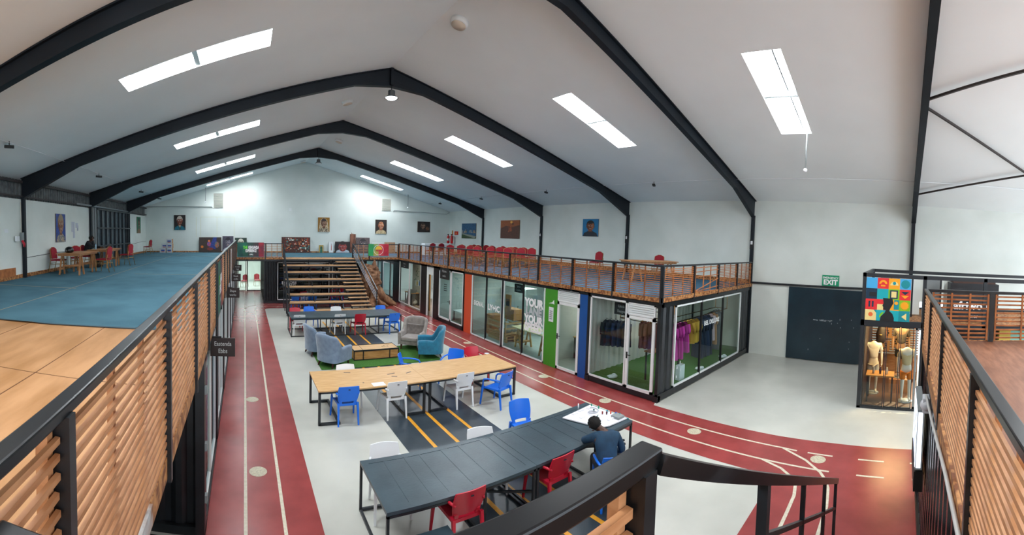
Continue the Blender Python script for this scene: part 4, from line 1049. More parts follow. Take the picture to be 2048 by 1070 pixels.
# ================================================================ BANQUET CHAIRS
def banquet_chair():
    t = thing('banquet_chair', 'chair', 'chair')
    m = MB()
    m.grid(lambda u, v: ((u-.5)*.42, -.2+.42*v, .47+.025*sin(pi*u)*sin(pi*v)), 6, 6); m.box(-.21, .21, -.2, .22, .425, .47); m.build('seat', REDF, t, bevel=.01)
    prof = [(-.19, .50), (.19, .50), (.205, .70), (.2, .83), (.15, .87), (.1, .885), (.06, .915), (-.06, .915), (-.1, .885), (-.15, .87), (-.2, .83), (-.205, .70)]
    o, u, v = (0, -.215, .0), (1, 0, 0), Vector((0, -.13, 1)).normalized()
    def pr(s, k): return [(x*s, .7+(z-.7)*k) for x, z in prof]
    m = MB().prism(pr(.93, .97), (0, -.135, .0), u, v, (0, .065, 0)); m.build('backrest', REDF, t)
    m = MB().prism(prof, (0, -.112, .0), u, v, (0, .02, 0)); m.build('back_frame', GOLD, t)
    for s in (-1, 1):
        MB().tube([(s*.2, .19, .43), (s*.205, .23, 0)], .013, 6).build('leg', GOLD, t)
        MB().tube([(s*.19, -.23, .62), (s*.2, -.19, .44), (s*.205, -.30, 0)], .013, 6).build('leg', GOLD, t)
    m = MB()
    for s in (-1, 1): m.tube([(s*.2, .21, .3), (s*.2, -.23, .3)], .009, 5)
    m.tube([(-.2, .2, .33), (.2, .2, .33)], .009, 5); m.tube([(-.2, -.23, .33), (.2, -.23, .33)], .009, 5)
    m.build('stretcher', GOLD, t)
    return t
BC = banquet_chair(); BU = [0]
def bchair(x, y, deg, label, group, z=DECK):
    BU[0] += 1
    if BU[0] == 1: BC.location = (x, y, z+.002); BC.rotation_euler = (0, 0, R(deg)); BC['label'] = label; BC['group'] = group; return BC
    return dup(BC, (x, y, z+.002), R(deg), label, group)
g = 'red banquet chairs around the left deck tables'
bchair(-6.35, 13.35, -95, 'red banquet chair against the left wall at the outer end of the near wooden table', g)
bchair(-6.25, 14.75, -150, 'red banquet chair between the left wall and the near wooden table', g)
bchair(-4.85, 13.95, 82, 'red banquet chair with its back turned at the inner side of the wooden tables', g)
bchair(-4.9, 16.95, 75, 'red banquet chair at the far end of the second wooden table', g)
bchair(-6.2, 15.75, -100, 'red banquet chair under the person in the dark shirt', g)
bchair(-6.1, 26.0, 80, 'single red banquet chair in the corner near the end wall', g)
rows = [(10.3, 21.7, -140), (10.75, 21.5, -140), (9.9, 18.5, 10), (10.35, 18.2, 15), (10.9, 19.0, 20), (11.1, 18.4, 25), (10.5, 17.5, 15), (11.9, 19.4, 20), (10.2, 16.4, 10), (11.6, 18.5, 20), (12.3, 18.8, 20), (10.7, 16.0, 15),
        (12.0, 17.8, 20), (11.0, 15.7, 10), (12.2, 17.1, 20), (10.9, 15.0, 0), (11.4, 15.6, -5), (11.75, 15.9, 0), (12.2, 16.2, 0), (11.7, 15.1, -5), (12.3, 15.7, -10), (12.3, 15.1, -15)]
rows = [(x, y, 150+a) for x, y, a in rows]
ords = ['first', 'second', 'third', 'fourth', 'fifth', 'sixth', 'seventh', 'eighth', 'ninth', 'tenth', 'eleventh', 'twelfth', 'thirteenth', 'fourteenth', 'fifteenth', 'sixteenth', 'seventeenth', 'eighteenth', 'nineteenth', 'twentieth', 'second last', 'last']
pr = [(a, r) for a, r in zip(rows, ords)]
rows.sort(key=lambda r: math.atan2(r[0], r[1]))
for (x, y, a), o_ in zip(rows, ords): bchair(x, y, a, f'red banquet chair of the right deck rows, {o_} counting from the left', 'gathered red banquet chairs on the right deck')
bchair(13.25, 11.9, 95, 'red banquet chair seen from the side, alone by the right wall', 'red chairs by the right wall')
bchair(13.9, 9.2, 110, 'red banquet chair behind the wooden table on the right deck', 'red chairs by the right wall')
g = 'red chairs in the room behind the end wall'
bchair(.0, 30.3, 160, 'red banquet chair left of centre in the bright room past the far glass door', g, 0)
bchair(.95, 30.9, 190, 'red banquet chair on the right in the bright room past the far glass door', g, 0)

def wood_table(x, y, deg, w, l, label):
    t = thing('wooden_table', label, 'table', (x, y, DECK+.002), R(deg), 'slatted wooden tables on the decks')
    MB().box(-w/2, w/2, -l/2, l/2, .70, .73).build('tabletop', WOODT, t, bevel=.004)
    m = MB(); m.box(-w/2+.05, w/2-.05, -l/2+.05, -l/2+.08, .64, .70); m.box(-w/2+.05, w/2-.05, l/2-.08, l/2-.05, .64, .70); m.box(-w/2+.05, -w/2+.08, -l/2+.08, l/2-.08, .64, .70); m.box(w/2-.08, w/2-.05, -l/2+.08, l/2-.08, .64, .70); m.build('apron', WOODT, t)
    for sy in (-1, 1):
        for sx in (-1, 1):
            for k in (-1, 1):
                yy = sy*(l/2-.33); MB().bar((sx*(w/2-.1), yy+k*.05, .69), (sx*(w/2-.07), yy+k*.2, 0), .05, .045, up=(0, 1, 0)).build('leg', WOODT, t)
        m = MB().bar((-w/2+.1, sy*(l/2-.33), .3), (w/2-.1, sy*(l/2-.33), .3), .04, .05); m.build('crossbar', WOODT, t)
    m = MB().bar((0, -l/2+.33, .3), (0, l/2-.33, .3), .04, .05); m.build('crossbar', WOODT, t)
    return t
wood_table(-5.58, 13.35, 0, .85, 1.85, 'wooden trestle table on the left deck carrying a black helmet')
wood_table(-5.55, 16.05, 0, .85, 1.8, 'wooden trestle table on the left deck with a laptop and bottle')
wood_table(12.4, 8.6, 62, .9, 1.95, 'wooden trestle table on the right deck above the shops')
def helmet():
    t = thing('helmet', 'round black helmet lying on the near wooden table of the left deck', 'helmet', (-5.7, 12.85, DECK+.735))
    m = MB().lathe([(.10, 0), (.145, .03), (.155, .09), (.13, .16), (.07, .2), (.001, .21)], n=18); m.build('shell', M('glossy_black', '#111214', .12), t)
    MB().bar((.09, -.11, .07), (-.06, -.145, .07), .02, .05).build('visor', M('glossy_black'), t)
helmet()
def laptop():
    t = thing('laptop', 'open laptop on the far wooden table facing the seated person', 'laptop', (-5.5, 16.0, DECK+.735), R(-90))
    MB().box(-.16, .16, -.11, .11, 0, .015).build('keyboard_base', GREY, t)
    MB().bar((0, .11, .01), (0, .18, .2), .32, .012, up=(0, 1, 0)).build('screen', M('screen_dark', '#2a3138', .3), t)
    b = thing('water_bottle', 'small clear water bottle beside the laptop', 'bottle', (-5.75, 15.55, DECK+.735))
    MB().lathe([(.03, 0), (.032, .12), (.03, .16), (.014, .2)], n=10).build('bottle_body', M('bottle_blue', '#9cc4dc', .1), b); MB().lathe([(.015, .2), (.015, .22)], n=10).build('cap', M('cap_blue', '#1d5fb0', .4), b)
laptop()
tag(MB().box(XL+.005, XL+.04, 8.6, 11.0, DECK+.1, DECK+.36).build('timber_board', SLATX), 'long brown board fixed at the foot of the left wall at the picture edge', 'board')

# ================================================================ PICTURES
def picture(name, label, center, u, w, h, bg, fn, group, lean=0, thick=.03, frame=None):
    """painted board; u = picture's right-hand direction on the wall, faces the hall"""
    u = Vector(u); v = Vector((0, 0, 1)); n = u.cross(v)
    if lean: v = (v - n*lean).normalized()
    t = thing(name, label, 'picture', center, group=group)
    m = MB(); o = n*(thick+.003) - u*w/2 - v*h/2
    m.prism([(0, 0), (w, 0), (w, h), (0, h)], o, u, v, n*-thick); m.build('canvas', frame or M('canvas_edge', '#6e5a40', .7), t)
    m = MB(); mats = []; 
    def mi(c, c2=None):
        mt = M('paint_'+c.strip('#')+('' if not c2 else c2.strip('#')), c, .6, 0, c2 or None, 16, contrast=(.42, .58))
        if mt not in mats: mats.append(mt)
        return mats.index(mt)
    d = [0.001]
    def poly(pts, c, c2=None):
        d[0] += .0006
        m.add([o+u*(x*w)+v*(y*h)+n*d[0] for x, y in pts], [tuple(range(len(pts)))], mi(c, c2))
    def ell(cx, cy_, rx, ry, c, c2=None, a0=0, a1=360, k=22): poly([(cx+rx*cos(R(a0+(a1-a0)*i/k)), cy_+ry*sin(R(a0+(a1-a0)*i/k))) for i in range(k)], c, c2)
    poly([(0, 0), (1, 0), (1, 1), (0, 1)], *bg); fn(poly, ell)
    m.build('painted_surface', mats, t)
    return t
def face(sk, sk2, hair, shirt, cx=.5, cy_=.6, rx=.23, ry=.27, bald=False, glasses=False, veil=None, tie=False, long=False):
    def f(poly, ell):
        if veil: ell(cx, cy_, rx*1.5, ry*1.3, *veil); poly([(cx-rx*1.5, cy_), (cx+rx*1.5, cy_), (.95, 0), (.05, 0)], *veil)
        poly([(.04, 0), (.1, .18), (.35, .3), (.65, .3), (.9, .18), (.97, 0)], *shirt)
        poly([(cx-rx*.5, .25), (cx+rx*.5, .25), (cx+rx*.5, cy_), (cx-rx*.5, cy_)], sk2)
        if tie: poly([(.4, .3), (.6, .3), (.52, .1)], '#d9c9a8'); poly([(.48, .26), (.54, .26), (.56, 0), (.47, 0)], '#3c4a42')
        if not bald: ell(cx, cy_+ry*.3, rx*1.12, ry*.95, hair)
        ell(cx-rx, cy_-.02, .035, .07, sk2); ell(cx+rx, cy_-.02, .035, .07, sk2)
        ell(cx, cy_, rx, ry, sk, sk2); 
        poly([(cx-rx*.95, cy_+.05), (cx-rx*.9, cy_-.12), (cx-rx*.3, cy_-ry*.9), (cx-rx*.4, cy_+.02)], sk2)
        if not bald: ell(cx, cy_+ry*.78, rx*.85, ry*.32, hair)
        for s in (-1, 1):
            poly([(cx+s*rx*.2, cy_+.065), (cx+s*rx*.65, cy_+.085), (cx+s*rx*.65, cy_+.065), (cx+s*rx*.2, cy_+.045)], hair)
            ell(cx+s*rx*.42, cy_+.02, rx*.19, .018, '#e8ded0'); ell(cx+s*rx*.42, cy_+.02, rx*.08, .016, '#1c1410')
            if glasses: ell(cx+s*rx*.42, cy_+.01, rx*.3, .05, '#2b2420'); ell(cx+s*rx*.42, cy_+.01, rx*.24, .04, sk)
        poly([(cx-.02, cy_), (cx+.02, cy_), (cx+.045, cy_-.09), (cx-.045, cy_-.09)], sk2)
        ell(cx, cy_-ry*.55, rx*.4, .025, '#6a2a22'); ell(cx, cy_-ry*.54, rx*.3, .009, '#efe4d6')
    return f
eu = (1, 0, 0)
def pe(x0, x1, z0, z1, lab, bg, fn, grp='portrait paintings hung on the end wall', y=YE-.005, lean=0, name='painting'):
    picture(name, lab, ((x0+x1)/2, y, (z0+z1)/2), eu, x1-x0, z1-z0, bg, fn, grp, lean)
pe(-4.75, -3.97, 4.18, 5.2, 'portrait of a smiling man in a teal jacket on the end wall', ('#231a17',), face('#a85a3c', '#5e2c22', '#c8bfb4', ('#0f7286', '#0b4a5c'), tie=True))
pe(4.95, 5.75, 4.09, 5.08, 'portrait of a veiled woman on ochre ground on the end wall', ('#8f6418',), face('#a87c5c', '#5a3728', '#3a2c28', ('#3a2a22', '#c7b79c'), veil=('#cdbb9b', '#8f795a')))
pe(9.02, 9.86, 4.02, 5.02, 'portrait of a bald man with round glasses on the end wall', ('#2a211d',), face('#c78a63', '#8a4f36', '#d8cdc0', ('#cbb892', '#a48f6a'), bald=True, glasses=True))
pe(12.24, 13.25, 4.21, 4.99, 'dark double portrait in brown tones on the end wall', ('#241b18',), lambda p, e: (face('#9a7458', '#4d372b', '#3c2f2a', ('#2f2724',), cx=.42, rx=.17)(p, e), e(.78, .35, .15, .18, '#7a4f36', '#3e281d')))
gl = 'pictures leaning along the end wall'
def blobs(cols, n, seed, r=.08):
    def f(p, e):
        rn = random.Random(seed)
        for i in range(n): e(rn.uniform(.06, .94), rn.uniform(.08, .92), rn.uniform(.3, 1)*r, rn.uniform(.4, 1.3)*r, rn.choice(cols), k=9)
    return f
Y2 = YE-.09
def colour_scene(p, e):
    p([(.45, .3), (.65, 1), (.8, 1), (.75, .2)], '#1a2f6b', '#2a3c88'); e(.14, .36, .06, .09, '#e07a2f'); e(.45, .55, .09, .16, '#c24a2e', '#2c52a0'); e(.45, .75, .05, .07, '#e2733a'); e(.8, .5, .1, .2, '#2a6a6a', '#b5532c'); e(.5, .22, .14, .1, '#7a2c24')
pe(-3.04, -1.55, DECK+.02, 3.68, 'large dark painting of colourful figures leaning on the end wall', ('#33261f', '#3c2c26'), colour_scene, gl, Y2, .06)
pe(-1.47, -.74, DECK+.02, 3.76, 'violet black-and-white photo of a girl leaning on the end wall', ('#3b3542', '#4a4455'), face('#8c8794', '#4b4653', '#1f1c26', ('#b9b6c2',)), gl, Y2, .06)
pe(-.64, .15, DECK+.02, 3.65, 'portrait with white hair half hidden behind the green banner', ('#20352c',), face('#8a7a66', '#5a4a3c', '#d5cfbf', ('#3c3a34',)), gl, Y2, .06)
pe(2.48, 4.42, DECK+.02, 3.71, 'wide red-brown painting of a crowd above the bench stairs', ('#3c1f17', '#5a2a1e'), blobs(['#a8452c', '#d07a4a', '#2a1612', '#e2d9cf', '#7a2e20', '#3f7a78'], 120, 4, .045), gl, Y2, .06)
pe(5.02, 5.33, DECK+.02, 3.18, 'very small green picture leaning on the end wall', ('#a98f4c',), lambda p, e: (e(.5, .6, .25, .25, '#2c5a48'), p([(.2, 0), (.8, 0), (.7, .5), (.3, .5)], '#2f6a55')), gl, Y2, .06)
pe(5.7, 6.02, DECK+.02, 3.41, 'slim white picture with a small red figure leaning on the end wall', ('#e3e6e6',), lambda p, e: (p([(.45, .2), (.6, .2), (.62, .65), (.5, .75)], '#b5462f'), e(.55, .78, .07, .04, '#3a2a26')), gl, Y2, .06)
pe(6.14, 7.19, DECK+.02, 3.43, 'red-toned close portrait leaning on the end wall beside the slim white picture', ('#231a1a',), face('#b8534a', '#6e2a2c', '#2a2020', ('#b7c2cc',), cx=.5, cy_=.52, rx=.27, ry=.42), gl, Y2, .06)
pe(7.19, 7.59, DECK+.02, 3.97, 'tall narrow brown board leaning on the end wall', ('#5c3526', '#7a4732'), blobs(['#8c5a44', '#4a2a20'], 10, 8, .2), gl, Y2, .05)
pe(7.62, 8.6, DECK+.02, 3.73, 'grey-brown portrait board right of the tall narrow board', ('#5b4d4a', '#66585a'), face('#7d6f72', '#4b4145', '#3a3337', ('#4a4044',)), gl, Y2, .06)
pe(8.75, 9.55, DECK+.02, 3.4, 'pale sheet leaning on the end wall behind the logo banner', ('#dfe2de',), blobs(['#cfd2cf'], 3, 2, .1), gl, Y2, .06)
pe(9.7, 10.5, DECK+.02, 3.42, 'beige textured board leaning at the right part of the end wall', ('#b08c6c', '#a47c5c'), blobs(['#8c5c40', '#c4a488'], 20, 5, .06), gl, Y2, .06)
ru = (0, -1, 0); gr = 'pictures hung on the right wall'
def pr_(y0, y1, z0, z1, lab, bg, fn): picture('painting', lab, (XR-.005, (y0+y1)/2, (z0+z1)/2), ru, y1-y0, z1-z0, bg, fn, gr)
def city(p, e):
    p([(0, .25), (1, .15), (1, 0), (0, 0)], '#3c5a2c', '#2a3f26'); p([(0, .28), (.9, .02), (1, .1), (1, .16), (0, .36)], '#8a8f80')
    rn = random.Random(5)
    for i in range(34):
        x = rn.uniform(0, .97); h = rn.uniform(.03, .2); p([(x, .36), (x+.03, .36), (x+.03, .4+h), (x, .4+h)], rn.choice(['#6d7a83', '#c98a4a', '#8fa0ab', '#3b4c5c', '#d2b184']))
pr_(24.22, 26.15, 3.85, 4.9, 'night photo of a city skyline on the right wall near the far corner', ('#1c4a6e', '#2a5f86'), city)
def sunset(p, e):
    p([(0, .55), (.3, .7), (.6, .62), (1, .74), (1, 0), (0, 0)], '#5d3426', '#4d2c22'); e(.58, .9, .06, .07, '#f4b04a'); e(.66, .8, .05, .07, '#5a3020'); p([(.4, .35), (.55, .75), (.62, .4)], '#b0562a', '#7d3f25'); e(.45, .6, .05, .1, '#6d3a26')
pr_(19.39, 21.31, 3.95, 5.05, 'brown sunset photograph with a glowing sun on the right wall', ('#8d4a28', '#9c5528'), sunset)
pr_(13.29, 14.32, 4.22, 5.07, 'portrait of a man on bright blue ground on the right wall', ('#0f6d9c',), face('#a5623e', '#5c3220', '#15181c', ('#17202b',), cy_=.58))
lu = (0, 1, 0)
def pl(y0, y1, z0, z1, lab, bg, fn): picture('painting', lab, (XL+.005, (y0+y1)/2, (z0+z1)/2), lu, y1-y0, z1-z0, bg, fn, 'tall portraits on the left wall')
pl(13.9, 14.74, 3.72, 4.78, 'tall portrait on deep blue ground on the left wall behind the tables', ('#1a3f8f', '#14306e'), face('#a8785a', '#6a4230', '#8a7a60', ('#3c5468', '#a4917a'), cx=.5, cy_=.62, rx=.27, ry=.3))
pl(25.61, 26.52, 3.98, 5.03, 'narrow portrait on green ground on the left wall past the sliding door', ('#137a5a',), face('#7d4f38', '#47281c', '#1e1612', ('#7a6048',), cx=.5, rx=.2, cy_=.62))
def papers():
    t = thing('paper_notice', 'torn white papers taped to the left wall beside the blue portrait', 'paper', (XL+.004, 15.6, 4.2))
    for i, (y, z, w, h) in enumerate([(-.2, .1, .14, .4), (-.02, .12, .14, .36), (-.05, -.2, .16, .3), (.22, .16, .22, .2), (.36, .05, .12, .22)]): MB().box(.0, .006+.003*i, y, y+w, z-h/2, z+h/2).build('sheet', M('paper_lilac', '#b6bccb', .7), t)
    tag(MB().box(XL, XL+.005, 10.46, 10.67, 4.1, 4.21).build('paper_notice', M('paper')), 'small white notice on the left wall at the picture edge', 'paper')
papers()
def banner(label, center, u, w, h, cols, words):
    u = Vector(u); v = Vector((0, 0, 1)); n = u.cross(v); t = thing('banner', label, 'banner', center); o = -u*w/2-v*h/2
    m = MB().prism([(0, 0), (w, 0), (w, h), (0, h)], o, u, v, n*-.012); m.build('board', BLACK, t)
    m = MB(); mats = [M('print_'+c.strip('#'), c, .5, 0, c2, 2.2, contrast=(.4, .6)) for c, c2 in cols]; N = len(cols)
    for i in range(N): m.add([o+u*(w*i/N)+n*.002, o+u*(w*(i+1)/N)+n*.002, o+u*(w*(i+1)/N)+v*h+n*.002, o+u*(w*i/N)+v*h+n*.002], [(0, 1, 2, 3)], i)
    m.build('print', mats, t)
    for nm, txt, du, dv, s, mt, b, sx in words:
        m = MB().text(txt, n*.004+u*du+v*dv, u, v, s, bold=b, sx=sx, depth=.001); m.build(nm, mt, t)
    return t
LIME = M('lime_print', '#69d12f', .5); WV = M('white_vinyl', '#f2f4f5', .6)
kcols = [('#0c5a4c', '#0a3a3c'), ('#0e6650', '#124a3c'), ('#1e4a44', '#2b3a36'), ('#4b2b35', '#2e3a3a'), ('#9c1f30', '#6e1f33')]
kw = [('green_lettering', 'THE', -.29, .05, .22, LIME, .008, .6), ('lettering', 'KENGANDA', .16, .05, .22, WV, .008, .46), ('lettering', 'EXPERIENCE', .02, -.13, .22, WV, .008, .48), ('lettering', '(UNRL)', .04, -.29, .1, WV, .002, .6)]
banner('green to red printed banner with white lettering on the far deck railing', (.33, 22.52, 3.08), (1, 0, 0), 1.43, .78, kcols, kw)
banner('same green and red printed banner seen edge-on along the left railing', (-.43, 7.45, 3.08), (0, 1, 0), 1.36, .9, kcols, kw)
banner('white leaning banner strip hung over the far left railing', (-.42, 13.2, 2.95), (0, 1, 0), .7, 1.1, [('#d9dde0', '#c2c8cc')]*2, [])
t = banner('green, yellow and red banner with a round emblem on the far right railing', (7.45, 22.52, 3.1), (1, 0, 0), 1.2, .68, [('#1f8a4c', '#2a9a58'), ('#3b9152', '#a59a4a'), ('#b02f3a', '#c8404a'), ('#b8213a', '#9c1a30')], [('lettering', 'REAL', 0, -.08, .16, REDP, .006, .8)])
m = MB(); m.grid(lambda u, v: ((.27+.02*v)*cos(2*pi*u), -.004, (.27+.02*v)*sin(2*pi*u)), 30, 1); m.prism([(.2*cos(R(a)), .02+.2*sin(R(a))) for a in range(0, 181, 15)], (0, -.005, 0), (1, 0, 0), (0, 0, 1), (0, -.002, 0), 1); m.build('emblem', [WV, M('emblem_yellow', '#e0b43a', .5)], t)
bt = thing('display_table', 'white draped display table with blue print behind the far right chairs', 'table', (12.6, 25.6, DECK+.002))
MB().box(-1.0, 1.0, -.3, .3, 0, .8).build('drape', M('paper'), bt); m = MB().text('Carl Benton', (0, -.31, .5), (1, 0, 0), (0, 0, 1), .2, bold=.003); m.build('lettering', M('print_blue', '#26469c', .5), bt)
# ================================================================ BOXES
bw = M('box_white', '#c9ced1', .7); bk_ = M('box_kraft', '#b07d4e', .8)
for i, (x, z, lb) in enumerate([(-5.4, 0, 'white carton on the floor, left of the stack by the end wall'), (-4.97, 0, 'white carton at the bottom right of the stack by the end wall'), (-5.3, .31, 'white carton with a blue dot in the middle row of the stack'), (-4.95, .31, 'white carton in the middle row right of the stack'), (-4.97, .62, 'topmost white carton of the stack by the end wall')]):
    t = thing('carton_box', lb, 'box', (x, 27.6, DECK+.003+z), group='white cartons stacked by the end wall')
    MB().box(-.19 if i else -.22, .19, -.18, .18, 0, .3).build('box', [bw], t); MB().box(.19, .2, -.18, .18, 0, .3).build('side_flap', bk_, t)
    m = MB(); m.box(-.12, .12, -.185, -.18, .12, .2); m.build('printed_mark', M('print_blue'), t)
    m = MB(); m.box(-.1, .1, -.185, -.18, .05, .09); m.build('printed_mark', M('print_red', '#b0323a', .6), t)
# ================================================================ WALL FITTINGS
def vent(x0, x1, z0, z1, lab):
    t = thing('wall_vent', lab, 'vent', ((x0+x1)/2, YE-.01, (z0+z1)/2), group='louvred wall vents')
    MB().box(x0, x1, YE-.03, YE-.005, z0, z1).build('frame', M('vent_cream', '#d8d8ce', .6), t, world=True)
    m = MB(); z = z0+.03
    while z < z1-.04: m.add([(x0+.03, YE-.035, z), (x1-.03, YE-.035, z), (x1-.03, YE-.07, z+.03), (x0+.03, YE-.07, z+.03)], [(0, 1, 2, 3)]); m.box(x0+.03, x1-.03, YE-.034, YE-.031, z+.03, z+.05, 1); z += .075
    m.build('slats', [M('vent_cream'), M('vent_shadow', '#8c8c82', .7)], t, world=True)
vent(-2.08, -1.41, 5.65, 6.63, 'cream louvred vent on the left half of the end wall'); vent(9.47, 10.16, 5.66, 6.54, 'cream louvred vent on the right half of the end wall')
tag(MB().tube([(XL+.05, YE-.05, 5.79), (-2.2, YE-.05, 5.75), (-2.15, YE-.05, 5.68)], .022, 6).build('conduit_pipe', M('pipe_grey', '#9aa0a0', .5)), 'thin grey pipe across the left side of the end wall', 'pipe')
tag(MB().tube([(10.34, YE-.05, 5.62), (10.4, YE-.05, 5.72), (XR-.3, YE-.05, 5.62), (XR-.1, YE-.1, 5.75)], .022, 6).build('conduit_pipe', M('pipe_grey')), 'thin grey pipe across the right side of the end wall', 'pipe')
tag(MB().box(2.98, 3.13, YE-.05, YE-.004, 5.47, 5.67).build('wall_sensor', WHITEF), 'tiny white sensor high at the middle of the end wall', 'sensor')
m = MB()
for x in (-3.25, -2.95, -1.85, -.7): m.box(x, x+.015, YE-.006, YE-.003, 3.7, 5.05)
m.box(-2.95, -.7, YE-.006, YE-.003, 5.04, 5.055); struct('trim_8', m, M('tape_yellow', '#d6d3a8', .7))
def ext_rod(x, y, z1, lab):
    t = thing('hanging_rod', lab, 'rod', (x, y, z1)); zt = roof_z(x)
    MB().tube([(x, y, z1+.05), (x, y, zt)], .018, 6).build('rod', GREY, t, world=True); MB().lathe([(.02, 0), (.05, .02), (.05, .07), (.02, .1)], (x, y, z1-.04), 8).build('sensor_head', WHITEP, t, world=True)
ext_rod(-2.56, 27.5, 6.0, 'thin rod hanging from the roof in front of the left wall vent')
ext_rod(11.2, 27.5, 5.92, 'thin rod hanging from the roof right of the right wall vent')
ext_rod(10.2, 2.56, 6.05, 'dark rod with white sensor hanging below the large right roof light')
def pendant(y, lit, lab):
    z = 7.95; t = thing('pendant_lamp', lab, 'lamp', (XC, y, z))
    MB().tube([(0, 0, .18), (0, 0, .36)], .012, 6).build('chain', STEEL, t)
    MB().lathe([(.1, .2), (.1, .08), (.19, .0), (.2, -.01), (.17, 0.01), (.06, .05)], n=20).build('shade', M('lamp_metal', '#7d8284', .35, .6), t)
    MB().lathe([(.165, .0), (.12, -.03), (.01, -.04)], n=20).build('bulb', emission('lamp_lit', '#f2fbff', 14) if lit else WHITEP, t)
    MB().box(-.04, .04, -.06, .06, .36, .84).build('hanger', STEEL2, t)
pendant(11.44, True, 'round lit pendant lamp hanging at the ridge of the middle steel frame'); pendant(23.23, False, 'small unlit pendant lamp hanging at the farthest ridge')
def roof_disc(x, y, r, lab):
    t = thing('roof_vent', lab, 'roof vent', (x, y, roof_z(x)-.02), group='white round roof vents'); n = Vector((SL*(1 if x > XC else -1), 0, 1)).normalized(); q = n.to_track_quat('Z', 'Y').to_euler(); t.rotation_euler = q
    MB().lathe([(r, .02), (r, -.06), (r*.9, -.08), (.01, -.08)], n=24).build('ring', WHITEF, t); MB().lathe([(r*.8, -.081), (r*.8, -.1), (.01, -.105)], n=24).build('cap', M('disc_cream', '#d9cbb8', .5), t)
    if r > .2:
        m = MB(); m.bar((-r*.8, 0, -.112), (r*.8, 0, -.112), .02, .01); m.build('strap', BLACK, t)
roof_disc(4.42, 8.15, .2, 'large white round roof vent nearest the camera'); roof_disc(3.5, 14.35, .2, 'white round roof vent behind the lit pendant')
roof_disc(4.62, 20.5, .2, 'white round roof vent beyond the middle frame'); roof_disc(3.76, 27.3, .2, 'white round roof vent closest to the end wall')
def spot(x, y, lab):
    t = thing('spot_light', lab, 'spotlight', (x, y, roof_z(x)), group='small dark spotlights under the roof')
    MB().tube([(0, 0, 0), (0, 0, -.1)], .012, 6).build('stem', BLACK, t); MB().bar((-.1, -.05, -.12), (.1, .05, -.14), .1, .06).build('lamp_head', BLACK, t)
for s, x in (('left', -5.2), ('right', 12.98)):
    for y, w in zip((8.4, 14.5, 20.8, 25.4) if s == 'left' else (8.94, 15.0, 20.7, 26.0), ('nearest', 'second', 'third', 'farthest')): spot(x, y, f'small dark spotlight under the {s} roof slope, {w} along its row')
    mb = MB().tube([(x-.15, -6, roof_z(x-.15)-.03)]+[(x+(.0 if s == 'left' else .02), y, roof_z(x)-.03) for y in (8, 17, 28)], .01, 5); tag(mb.build('roof_conduit', WHITEP), f'thin white conduit along the {s} roof slope linking the spotlights', 'conduit')
def sliding_door():
    t = thing('door_1', None, None, (XL+.03, 21, DECK)); t['kind'] = 'structure'; t['label'] = 'dark steel sliding door on the left wall'
    y0, y1, z0, z1 = 18.2, 23.75, DECK+.02, 5.2; dm = M('door_steel', '#3c4a52', .35, .2, '#56656e', 5)
    MB().box(XL-.03, XL+.0, y0, y1, z0, z1).build('sheet', dm, t, world=True)
    m = MB(); n = 8
    for i in range(n+1): y = y0+(y1-y0)*i/n; m.box(XL, XL+.09, y-.035, y+.035, z0, z1)
    for k in (0, .28, .62, .97): z = z0+(z1-z0)*k; m.box(XL, XL+.12, y0, y1, z, z+.06)
    m.build('ribs', M('door_rib', '#1f282e', .4), t, world=True)
    m = MB().tube([(XL+.1, 15.8, 5.25), (XL+.1, 18.4, 5.25), (XL+.1, 24, 5.25)], .04, 8); tag(m.build('door_track', GREY), 'grey steel track above the sliding door on the left wall', 'track')
    m = MB(); m.box(XL, XL+.1, 17.6, 17.68, DECK, 5.2); m.box(XL, XL+.1, 17.95, 18.03, DECK, 5.2); struct('trim_9', m, GREY)
sliding_door()
def switchbox():
    t = thing('electric_switch_box', 'grey electric boxes with a red plug on the left wall by the column', 'switch box', (XL+.05, 11.3, 3.85))
    MB().box(0, .08, -.02, .1, .0, .25).build('box', GREY, t); MB().box(0, .06, -.32, -.14, -.02, .14).build('socket', WHITEP, t); MB().tube([(.05, .02, 0), (.1, .06, -.12), (.08, .1, -.2)], .04, 8).build('red_plug', REDP, t); MB().tube([(.02, .04, .25), (.02, .02, 1.2)], .012, 6).build('cable', M('cable_cream', '#cfc9bc', .6), t)
switchbox()
def extinguishers():
    for i, (y, x) in enumerate(((27.62, 14.55), (27.2, 14.62))):
        t = thing('fire_extinguisher', ['left one of the two red fire extinguishers in the far right corner', 'right one of the two red fire extinguishers in the far right corner'][i], 'fire extinguisher', (x, y, 3.42), group='fire extinguishers')
        MB().lathe([(.09, 0), (.1, .03), (.1, .5), (.05, .58), (.03, .62)], n=14).build('cylinder', M('ext_red', '#c8141c', .25), t)
        MB().tube([(0, 0, .6), (-.02, -.08, .68), (-.05, -.14, .5), (-.04, -.13, .2)], .014, 6).build('hose', BLACK, t); MB().box(-.03, .03, -.03, .1, .62, .7).build('valve', BLACK, t)
        if not i: MB().lathe([(.102, .2), (.102, .36)], n=14).build('paper_label', WHITEP, t)
        MB().box(-.03, 14.86-x, -.02, .02, .5, .53).build('bracket', STEEL, t)
    t = thing('fire_sign', 'small square red fire sign on the right wall near the corner', 'sign', (XR-.01, 26.98, 4.2)); MB().box(-.01, 0, -.28, .28, -.13, .13).build('plate', M('ext_red', '#c8141c', .25), t); m = MB().text('FIRE', (-.012, 0, -.06), (0, -1, 0), (0, 0, 1), .16); m.build('lettering', M('emblem_yellow', '#e0b43a', .5), t)
    tag(MB().box(XR-.04, XR-.01, 27.5, 27.62, 4.05, 4.4).build('instruction_plate', M('inst_orange', '#c8862c', .5)), 'narrow orange instruction plate above the extinguishers', 'sign'); 
extinguishers()
